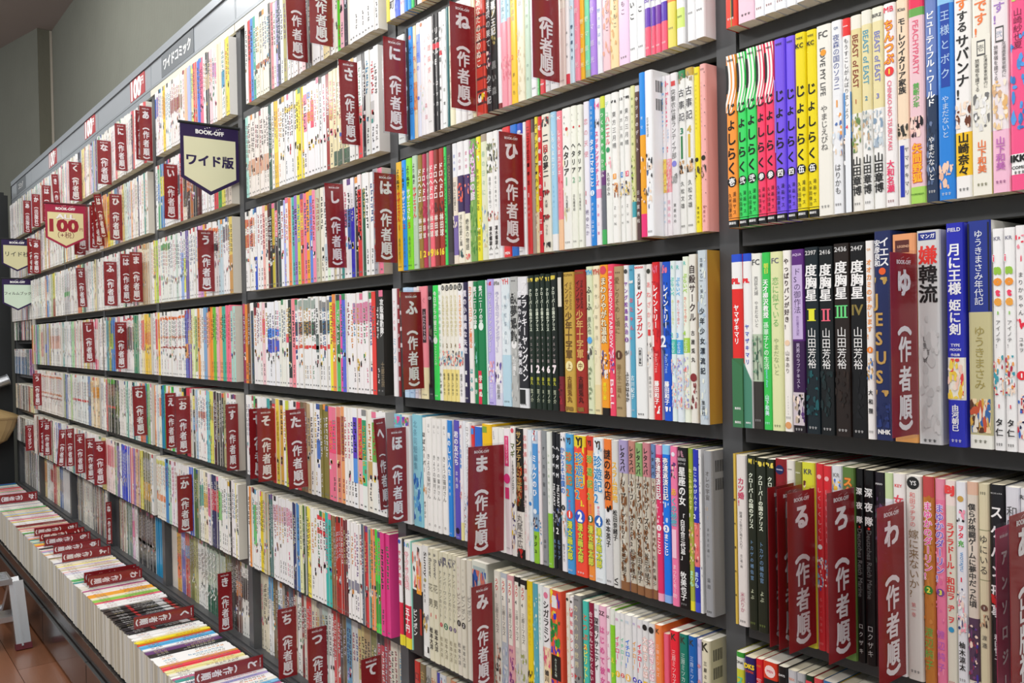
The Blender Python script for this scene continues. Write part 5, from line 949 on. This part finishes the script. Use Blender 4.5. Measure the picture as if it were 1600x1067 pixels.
def rnd(k, bay, mix='R*30', **kw): fill(k, -60, 400, mix, bay, **kw)
# fifth
rnd(0, 4, 'R*6 f4f4f0*4 f0f0f0*2 d8383c e8e8d0 f2f2ee*6 R*3 f2f4f2*3 e02c38', t=.014)
rnd(1, 4, 'f4f0f0*3 f09838*2@0.3-0.6-f8d030 f0c828@0.4-0.7-f0843c e0dc30*1.4 f0e8c8 3878a8 683868@0.3-0.7-a858a0 f4c8c8 e8d078 d0e4d8*1.5 c8dce8 R*6')
rnd(2, 4, 'f2f2ee*6 e8f0e0@0.2-0.5-88c898 f0f0ec*4 f4f4f4*3 c8e8c8@0.2-0.5-f08858 205848 f0f0f0*3 R*3 e8e0c8*2 b8a078*3@0.1-0.3-e8e0c8')
rnd(3, 4, 'R*3 58a0a8 b8b860 4888c8@0.3-0.6-a8c858 3a78d0 R*3 f0f0f0*4@0.2-0.6-555@0.05-0.09-e84848 148458*1.6@0.65-1-1c8c60 f0f0f0 f0e8b8@0.1-0.6-e84838 f0c838*2@0.3-0.5-f09838')
rnd(4, 4, 'f0f0ec*3 d84030 282c28*4@0-0.08-58a838@0.1-0.3-784848@0.5-0.54-d83830 203018*2@0.2-0.7-607028 f2f0ee*3 c8e8d8 R*6 e87848@0.3-0.7-4868b0 f08068 3a9ac0 58b848 f0f0f0')
rnd(5, 4, 'd8c868*2@0.3-0.4-88c878 f0d8d8*4@0.1-0.5-e86878 a8c8a8 6850a0 f0f4f8 2440d0*4@0.15-0.3-6878d8@0.55-0.75-5868d0:plain e08080 a888c0 e8c098 c8a8a8 d8d038 6a6840*3@0.1-0.3-888@0.5-0.8-c89838 f0f0f0')
rnd(6, 4, '48484a*1.5:plain D*3 68887c*2 e8c8e0@0.3-0.6-e888b0 f0f0f0 2c2c30*6@0.1-0.9-484848@0.55-0.6-c8a838:plain 2890c0*2:plain d83838@0.1-0.5-e8e0e0 c8c8c0', ys=.02)
# sixth, seventh, farthest
rnd(0, 5, 'R*8 f2f2f2*2 2a2a38 2c4878 f0e088 R*4'); rnd(1, 5, 'R*10 f2f2f0*6'); rnd(2, 5, 'f0f0ee*2 c8c8cc*3@0-0.4-e8ecf0@0.5-0.6-48a858 R*4 f08050*2@0.1-0.4-f0d8d0 b8e8b8 205848 f0f0f0*3 R*2')
rnd(3, 5, '88c8c8@0.1-0.8-c8e0e0 e8ecec*3 98e0a0 R*5 d8c878 R*2 f07898@0.2-0.8-f0f0f0'); rnd(4, 5, 'a8b888 3868b8 f0f0f0 98c868 e8f0f0*6@0.5-0.54-d84848 4878b8@0.4-0.6-283058 f0e8d0@0.1-0.3-f0b848 f0d8b0*2@0.2-0.4-f0a838')
rnd(5, 5, 'R*10 f0f0f0*4'); rnd(6, 5, 'D*3 e8e4d8*1.5 d8d8d0*2 D*5 e8e8e4*3', ys=.02)
rnd(0, 6, 'R*14'); rnd(1, 6, 'R*12 f2f2f0*4'); rnd(2, 6, 'f0f0ee*5 e8f0e8*2 R*2 68a8e8@0.4-0.6-f0f0f0 f0f0f0 88a858 e0d828*1.3@0.6-1-a83030 f0f0ee*2')
rnd(3, 6, 'e89858 88b848@0.5-0.7-c84848 9878b8 48b8a0*1.4 e0e8a0 f0f0f0@0.2-0.8-e88888 c8b8a8 a8a868@0.5-0.7-3868c8 5878c8@0-0.1-8898e8 d8c058 f0f0ec*5@0.3-0.6-e8b8a8')
rnd(4, 6, '2a3868 d84858 f0ece8*11@0.1-0.14-e87838@0.5-0.54-d88858@0.6-0.63-a85040:clean')
rnd(5, 6, 'f0e8e0 R*10 3858c8 e8f0f4'); rnd(6, 6, 'e8c878@0.1-0.6-e8a048 f0f0ec e0e0dc@0.2-0.5-c84848 c83838 e8e0b0 5878b0@0.3-0.6-888 d8d8d8*2:plain 183838*1.5:plain', ys=.02)
for k in (0, 1, 2): rnd(k, 7, 'f2f2f4*8 R*8')
for i, z in enumerate(gz):
    hh = .150 if i else .17
    rnd(6, 7, ['R*3 1c2c30*6@0.1-0.9-2c4048:plain c03070 R*6 D*4', 'e8e8ec*10@0.3-1-4878a8 2c5868*2 a868a8*3', 'c8b898*2 D*10 b85038*2 e8e0a0*3', 'd8dce0*3 404448*3 d8e0dc*6'][i], z0=z+.0183, h=hh-.022, ys=-.012, t=.016)
rnd(6, 7, 'D*4 1c2038*3 R*4', ys=.02)
# the part of the nearest bay beyond the right edge of the frame
for k, mix in ((1, 'f0f0f2*10 R*8'), (2, 'R*20'), (3, 'R*20'), (4, 'R*20'), (5, 'R*20')):
    xs = ENDX[(0, k)]+.001; x = xs
    while x < .695:
        w_ = min(RS.uniform(.011, .019), .699-x); sbook(x+.0002, x+w_-.0002, board(k), .186*RS.uniform(.97, 1.01), -.02, RS.choice(PAL)); x += w_
x = PX[0]+UW+.001
for k in (0,):
    while x < .695:
        w_ = min(RS.uniform(.011, .019), .699-x); sbook(x+.0002, x+w_-.0002, board(k), .186, -.02, RS.choice(PAL)); x += w_
for bay in (0, 1):
    x = (PX[0]+UW+.001) if bay == 0 else ENDX[(1, 6)]+.001
    while x < (.695 if bay == 0 else -.004):
        w_ = min(RS.uniform(.011, .019), (.699 if bay == 0 else -.001)-x)
        if w_ > .004: sbook(x+.0002, x+w_-.0002, board(6), .18, .02 if bay == 0 else .001, RS.choice(DARKS+PAL))
        x += w_
x = ENDX[(1, 0)]+.001
while x < -.004:
    w_ = min(RS.uniform(.011, .019), -.001-x)
    if w_ > .004: sbook(x+.0002, x+w_-.0002, board(0), .186, -.02, RS.choice(PAL))
    x += w_
# join covers and page faces in one object with two materials
o = SB.build('comic_books', M_COVER, base=(-2.5, 0, FZ)); o2 = SP.build('comic_books', M_PAPER, base=(-2.5, 0, FZ))
def join(o, o2):
    me, m2 = o.data, o2.data
    v = [tuple(x.co) for x in me.vertices]; f = [tuple(p.vertices) for p in me.polygons]; n = len(v)
    v += [tuple(x.co) for x in m2.vertices]; f2 = [tuple(i+n for i in p.vertices) for p in m2.polygons]
    import array
    def cols(m):
        a = array.array('f', [0.0])*(4*len(m.loops)); m.color_attributes['Col'].data.foreach_get('color', a); return a
    cc = cols(me)+cols(m2); nm = bpy.data.meshes.new(me.name); nm.from_pydata(v, [], f+f2)
    at = nm.color_attributes.new('Col', 'FLOAT_COLOR', 'CORNER'); at.data.foreach_set('color', cc)
    nm.materials.append(M_COVER); nm.materials.append(M_PAPER)
    nm.polygons.foreach_set('material_index', [0]*len(f)+[1]*len(f2)); o.data = nm; bpy.data.objects.remove(o2)
join(o, o2)
tag(o, 'hundreds of small comics filling the far bays at left', 'books', None, 'stuff')

# ------------------------------------------------------------------ comics lying spine up in the front tray
SB = MB(); SP = MB()
TZ, TY = -1.276, -.2075
def tbook(x0, x1, col, marks=None, y0=TY, L=.182, z1=TZ):
    rr = RS; D = .128; t = x1-x0; z1 = z1+rr.uniform(-.003, .0015); y0 += rr.uniform(-.0008, .0008); y1 = y0+L
    SB.box(x0, x0+.0003, y0+.004, y1, z1-D, z1, col); SB.box(x1-.0003, x1, y0+.004, y1, z1-D, z1, col); SB.box(x0+.0003, x1-.0003, y0, y1, z1-.0012, z1, col)
    SP.box(x0+.0004, x1-.0004, y0+.0004, y1-.0006, z1-D+.0005, z1-.0013, rr.choice(['d2cdc0', 'c9c2b0', 'dcd9d0', 'bfb7a4', 'cdcac2', 'bcb5a6', 'd4d2cb', 'b4ad9e', 'c4c3c0']))
    z = z1+.0002
    def q(b0, a0, b1, a1, c, e=0): SB.poly([(x0+a0*t, y1-b1*L, z+e), (x0+a1*t, y1-b1*L, z+e), (x0+a1*t, y1-b0*L, z+e), (x0+a0*t, y1-b0*L, z+e)], c)
    lum = sum(hx(col)[:3])/3; ink = rr.choice(INK) if lum > .2 else rr.choice(['e8e8e8', 'c8b888', 'd8d8d8'])
    for m in (marks or []): q(m[0], .05, m[1], .95, m[2])
    for b0, b1, wd in ((rr.uniform(.08, .14), rr.uniform(.4, .6), .7), (.74, .9, .45)):
        n = int((b1-b0)*L/.009); st = (b1-b0)/n
        for i in range(n):
            bb = b0+i*st
            for j in range(2):
                a = .15+rr.random()*.3; q(bb+st*(.12+.4*j), a, bb+st*(.30+.4*j), a+wd*(.3+.3*rr.random()), ink, .0001)
            a = .2+.5*rr.random(); q(bb+.1*st, a, bb+.85*st, a+.12, ink, .0001)
x = -4.66
stops = [(5, 'R'), (30, 'R'), (97, 'R'), (104, 'R'), (134, 'f0a828'), (139, 'f0e8c8'), (143, '98d058'), (147, 'e86078'), (150, 'f4f4f4'), (153, 'f4f4f4'), (157, 'BLK'), (197, 'f2f2f2'), (206, 'f4f4f4'), (209, 'f0e028'), (212, 'd83030'), (216, '58b0e0'), (220, 'f4f4f6'), (224, '603070'), (228, '1c1c1e'), (234, 'f6f6f6'), (246, 'd89c50'), (250, 'e84858'), (256, 'e8e0a0'), (262, 'R'), (300, 'R'), (345, 'R')]
sx = [(xat(u, TY, TZ), c) for u, c in stops]
while x < .68:
    c = 'R'
    for a, cc in sx:
        if x >= a: c = cc
    w_ = RS.uniform(.0105, .0165); mk = None
    inpost = any(p-.004 < x+w_ and x < p+.004 for p in PX)
    if c == 'BLK': col = '1c1a18'; w_ = .0105; mk = [(.12, .30, 'd8d8d8'), (.31, .36, 'b02020'), (.62, .66, '8a1818')]; mk = [(.04, .10, 'a01c1c'), (.12, .24, 'c8c8c8'), (.60, .65, 'a81c1c')]
    elif c == 'R': col = RS.choice(PAL)
    else: col = c
    tbook(x, x+w_-.0003, col, mk); x += w_
o = SB.build('tray_comics', M_COVER, base=(-2.0, -.11, FZ)); o2 = SP.build('tray_comics', M_PAPER, base=(-2.0, -.11, FZ)); join(o, o2)
tag(o, 'long row of comics standing spine up in the low front tray', 'books', None, 'stuff')

# ------------------------------------------------------------------ red index dividers in clear sleeves
READ = dict(zip('るろわゆねのにさひはしふほへまみうあいなくかえおすせそたちつてきむもよけとこんぬラり', 'ru ro wa yu ne no ni sa hi ha shi fu ho he ma mi u a i na ku ka e o su se so ta chi tsu te ki mu mo yo ke to ko n nu ra ri'.split()))
RED = '901a20'
SEEN = {}
def divider(k, X, yo, yi, zt, zb, tilt=0., sub='（作者順）', where='', col=RED, flat=False, head=None):
    c = Vector((X, (yo+yi)/2, (zt+zb)/2)); nm = 'index_divider'
    key = (k, where); SEEN[key] = SEEN.get(key, 0)+1
    hd_ = 'kana %s' % READ[k] if k in READ else 'long katakana word'
    if 'hidden' in where or 'cut by' in where or 'mostly behind' in where: hd_ = 'partly seen'
    wh = where
    for a_ in READ: wh = wh.replace('headed '+a_, 'headed '+READ[a_]).replace('behind '+a_, 'behind '+READ[a_])
    lab = 'red divider, %s, %s' % (hd_, wh)
    root = empty(nm, (X, c.y, zb), lab, 'shelf divider', 'red index dividers in clear sleeves')
    W, Hh = yi-yo, zt-zb
    m = MB()
    if flat:
        O = (X, yi-.003, zt-.0025); F = Face(m, O, (0, 0, -1), (0, -1, 0), Hh-.005, W-.006)
    else:
        O = (X, yo+.0025, zt-.003); F = Face(m, O, (0, 1, 0), (0, 0, -1), W-.0028, Hh-.006)
    x_ = X-.0002
    if flat: m.box(x_-.0004, x_, yo+.003, yi-.003, zb+.0025, zt-.0025, col)
    else: m.box(x_-.0004, x_, yo+.0025, yi-.0003, zb+.003, zt-.003, col)
    ca = .5 if W < .058 or flat else .36
    lw = .55 if ca == .5 else .40
    if flat: logo(F, .5, .045, F.w*.6, 'f0e8e8', rot=math.pi/2) if False else F.htext('BOOK-OFF', .5, .045, F.w*.62, 'f0e8e8', .035)
    else: logo(F, ca, .05, F.w*lw, 'f0e8e8')
    g = min(F.w*.52, .0235)
    if len(k) == 1:
        if not flat or True:
            F.put(glyph(k, .040), ca, .160, g*1.12, .0255, 'f6f2f2', 3)
        cs = [.378, .525, .685, .84, .988]
        for ch, b_ in zip(sub, cs):
            rot = math.pi/2 if ch in '（）' else 0
            if ch in '（）': F.put(glyph(ch, .055), ca, b_, g*1.0, g*1.0, 'f6f2f2', 3, rot)
            else: F.put(glyph(ch, .026), ca, b_, g*.98, .0235, 'f6f2f2', 3)
    else: F.vtext(k, .10, .93, 'f6f2f2', ca, .42, .04)
    card = m.build('card', M_CARD, root)
    s = MB(); s.box(X+.0009, X+.0013, yo, yi, zb, zt); s.box(X-.0012, X-.0009, yo, yi, zb, zt); s.box(X-.0009, X+.0009, yo, yo+.0006, zb, zt)
    sl = s.build('sleeve', M_CLEAR, root)
    if tilt: root.rotation_euler.x = tilt
    return root
def place(ul, vt, vb, ur, k, ys=-.0215, tilt=0., where='', sub='（作者順）', col=RED):
    vm = (vt+vb)/2; X = on_y(ur, vm, ys).x; A = on_x(ul, vt, X); B = on_x(ul, vb, X)
    yo = (A.y+B.y)/2; zt, zb = A.z, B.z
    divider(k, X, yo, ys, zt, zb, tilt, sub, where, col)
DV = '''
る 1230 767 1029 1275 | front of fourth shelf, nearest bay
ラ 1199.6 758 1018 1243 | leftmost on fourth shelf, nearest bay, half hidden
り 1214 760 1023 1256 | fourth shelf, nearest bay, hidden behind the card headed る
ろ 1292 766 1046 1337 | fourth shelf, nearest bay
わ 1370.7 789 1082 1415 | fourth shelf, nearest bay, over a fat white comic
アンソロジー 1556 821 1120 1581 0 b0305a | pinkish card near the right frame edge
あ 1577.6 801 1110 1622 0 出 | cut off by the right frame edge
ゆ 1391 388 691 1433 | third shelf, nearest bay
ね 702 -2 170 743 | second shelf, second bay, beside a tartan spine
の 829.5 -50 123 873.5 | second shelf, second bay, top cut by the frame
に 598 53 207 635 | second shelf, between second and third bay
さ 531 90 226 562 0.02 | second shelf, third bay
け 447 -42 94 480 0.02 | first shelf, third bay, left one of two cut by the frame
こ 481.5 -60 68 519.5 | first shelf, third bay, right one of two cut by the frame
ひ 779 201 387 818 | third shelf, second bay
は 584 266 412 620 | third shelf, beside a yellow comic
し 510 283 420 541 0.03 | third shelf, third bay
ふ 628 453 612 662 0.02 | fourth shelf, second bay
ほ 604 667 822 636 | fifth shelf, left end of second bay
へ 592 651 800 612 0.07 | fifth shelf, leaning behind the card headed ほ
ま 727 697 875 786 -0.03 | fifth shelf, second bay, the widest card
み 736 915 1082 771 | sixth shelf, second bay
う 308 357 457 335 | third shelf, fourth bay
い 255 254 343 278 | second shelf, fourth bay
ひ 170 301 376 191 | second shelf, beside orange and yellow comics
は 155 302 372 168 0.13 | second shelf, leaning card left of the one headed ひ
の 146 314 385 163 0.04 | second shelf, fifth bay, behind two cards
ね 139 320 389 155 | second shelf, fifth bay, half hidden behind three cards
に 118 318 392 138 | second shelf, just right of the ALL 100 pennant
ぬ 114.5 325 399 133 | second shelf, mostly behind the ALL 100 pennant
あ 217 163 251 238 | top shelf, beside a bright red comic
ん 211 170 250 226 | top shelf, hidden behind the card headed あ
に 180 191 267 199 0.02 | top shelf, fifth bay
な 151 217 288 174 | top shelf, fifth bay
く 107 251 314 128 | top shelf, sixth bay
き 84.5 271 342 96 0.06 | top shelf, above the ALL 100 pennant
は 65 288 347 80 | top shelf, upper left of the ALL 100 pennant
か 49.4 302 355 63 0 出 | top shelf, far left
あ 36 312 364 49 0 出 | top shelf, leftmost of all
あ 49 373 428 63.4 | second shelf, beside the purple pennant at far left
い 42 371 428 57 | second shelf, hidden behind the far left card headed あ
さ 120.5 417 481 136 0.04 | third shelf, sixth bay
ふ 161.4 407 479 183 | third shelf, fifth bay
は 187 395 475 206 | third shelf, hidden behind the card headed ま
ま 202 392 473 223 | third shelf, fifth bay
し 130 502 568 148.5 0.02 | fourth shelf, sixth bay
み 179 502 578 198.4 | fourth shelf, beside a dark green comic
う 51 583 635 65 | fifth shelf, far left bay
む 207.5 602 683 230 0.02 | fifth shelf, fifth bay
え 257.5 613 703 276 | fifth shelf, left of the card headed お
お 274 618 712 297 | fifth shelf, fourth bay
す 352 630 738 373 | fifth shelf, fourth bay
せ 388.5 637 751 420 | fifth shelf, half behind the card headed そ
そ 401 638 756 430 | fifth shelf, third bay
た 449 638 767 481 0.03 | fifth shelf, third bay
お 66.5 658 713 80 | sixth shelf, far left
え 59.8 655 708.5 75 | sixth shelf, far left, hidden behind お
ワニマガジン 39 664 705.5 53 | beside the black partition, far left
す 87 671 730.5 101 -0.08 | sixth shelf, leaning, far left group
せ 102 669.5 730 116 | sixth shelf, far left group
そ 116.5 677 741.5 133 | sixth shelf, far left group
た 133 684 751.5 149 | sixth shelf, far left group
も 145.7 689 760 166 | sixth shelf, rightmost of the far left group
か 276 742 835 301 | sixth shelf, fourth bay
'''
DV6 = '''
ね 164.8 783.5 852 175 | lowest shelf, at the grey side panel
き 339.5 895 991 363 | lowest shelf, beside dark green comics
ち 433 951 1065 464 | lowest shelf, third bay, left one
つ 480 981.6 1100 511.6 | lowest shelf, third bay, middle one
て 563.5 1029 1150 597 | lowest shelf, third bay, right one
'''
for D_, ys in ((DV, -.0215), (DV6, .0)):
    for ln in D_.strip().split('\n'):
        a, wh = ln.split('|'); p = a.split(); sub = '（作者順）'; col = RED; tl = 0.
        if len(p) > 5:
            tl = float(p[5])
        if len(p) > 6:
            if p[6] == '出': sub = '（出版社）'
            else: col = p[6]
        place(float(p[1]), float(p[2]), float(p[3]), float(p[4]), p[0], ys, tl, wh.strip(), sub, col)
TR = '''
か 59 760 tray, farthest card
ち 122.6 806 tray, second card from the far end
つ 132.6 817 tray, third card from the far end
て 142 825 tray, orange tinted, behind ゆ
も 142.5 832 tray, fifth card from the far end
ゆ 158 834 tray, sixth card from the far end
よ 174 852 tray, middle of the row
り 214 872 tray, left one behind わ
ろ 219 875 tray, just behind わ
わ 223 878 tray, left of the black comics
く 304.5 947 tray, right of the black comics
と 412.8 1022 tray, nearest card at the bottom edge
'''
for ln in TR.strip().split('\n'):
    p = ln.split(None, 3); P_ = on_y(float(p[1]), float(p[2]), -.030)
    zt = -1.2365 if p[0] not in 'か' else -1.226
    divider(p[0], P_.x, -.189, -.030, zt, -1.2735, where=p[3], flat=True, col='8a3022' if p[0] == 'て' else RED)

# ------------------------------------------------------------------ hanging pennants
def pennant(X, yo, yi, zt, ztip, edge, field, fn, label, headfrac=.19):
    root = empty('pennant_sign', (X, yi, zt), label, 'sign')
    m = MB(); w_ = yi-yo; h_ = zt-ztip; F = Face(m, (X, yo, zt), (0, 1, 0), (0, 0, -1), w_, h_)
    out = [(0, 0), (1, 0), (1, .77), (.5, 1), (0, .77)]
    P0 = [F.P(a, b_, 0) for a, b_ in out]; P1 = [p+Vector((-.002, 0, 0)) for p in P0]
    m.poly(P0[::-1], edge); m.poly(P1, edge)
    for i in range(5): j = (i+1) % 5; m.poly([P0[i], P0[j], P1[j], P1[i]], edge)
    F.pts([(.055, headfrac), (.945, headfrac), (.945, .745), (.5, .945), (.055, .745)][::-1], field, 1.5)
    logo(F, .5, .105, w_*.48, 'fff'); fn(F)
    m.build('board', M_CARD, root)
    q = MB(); q.cyl((X-.001, yo-.004, zt+.001), (X-.001, yi+.004, zt+.001), .0035); q.build('rod', M_BLACK if edge == '2c1c4c' else M_RUB, root)
    q = MB(); q.box(X-.004, X+.002, yi+.003, -.0003, zt-.003, zt+.005); q.build('bracket', M_STEEL, root)
PUR = '2c1c4c'
a = on_x(281, 190, -1.425); b_ = on_x(372, 201, -1.425); c_ = on_x(328, 305, -1.425)
pennant(-1.425, a.y, b_.y, a.z, c_.z, PUR, 'e8e8c4', lambda F: F.htext('ワイド版', .5, .51, F.w*.80, '2c2050', .035), 'purple and cream hanging pennant reading ワイド版 above the second shelf')
def f_all(F):
    F.htext('ALL', .51, .288, F.w*.47, 'b8808c', .03, hmax=F.h*.1); F.htext('ALL', .5, .28, F.w*.46, 'fafafa', .03, l=5, hmax=F.h*.1)
    F.htext('100', .46, .49, F.w*.68, 'a02838', .04, hmax=F.h*.27); F.htext('円', .885, .56, F.w*.08, 'a02838', .012); F.htext('（+税）', .5, .70, F.w*.40, '7a2838', .0)
a = on_x(70, 317, -2.77); b_ = on_x(133, 320, -2.77); c_ = on_x(103, 388, -2.77)
pennant(-2.77, a.y, b_.y, a.z, c_.z, 'a82848', 'e8deaa', f_all, 'red and cream hanging pennant reading ALL 100 yen at left')
a = on_x(2, 373, -4.105); b_ = on_x(50, 376, -4.105); c_ = on_x(28, 424, -4.105)
pennant(-4.105, a.y, b_.y, a.z, c_.z, PUR, 'dcd8ac', lambda F: F.htext('リイド社', .5, .46, F.w*.76, '3a3a3a', .01), 'purple and cream pennant partly behind a red card, far left')
a = on_x(3, 435, -4.105); b_ = on_x(51, 437, -4.105); c_ = on_x(30, 485, -4.105)
pennant(-4.105, a.y, b_.y, a.z, c_.z, PUR, 'd4e8d4', lambda F: F.htext('フィルムブック', .5, .46, F.w*.86, '3a3a3a', .01), 'purple and pale green pennant, lowest one at far left')
bpy.data.objects.remove(_ob)
for o in list(bpy.data.objects):
    if 'wl' in o: del o['wl']
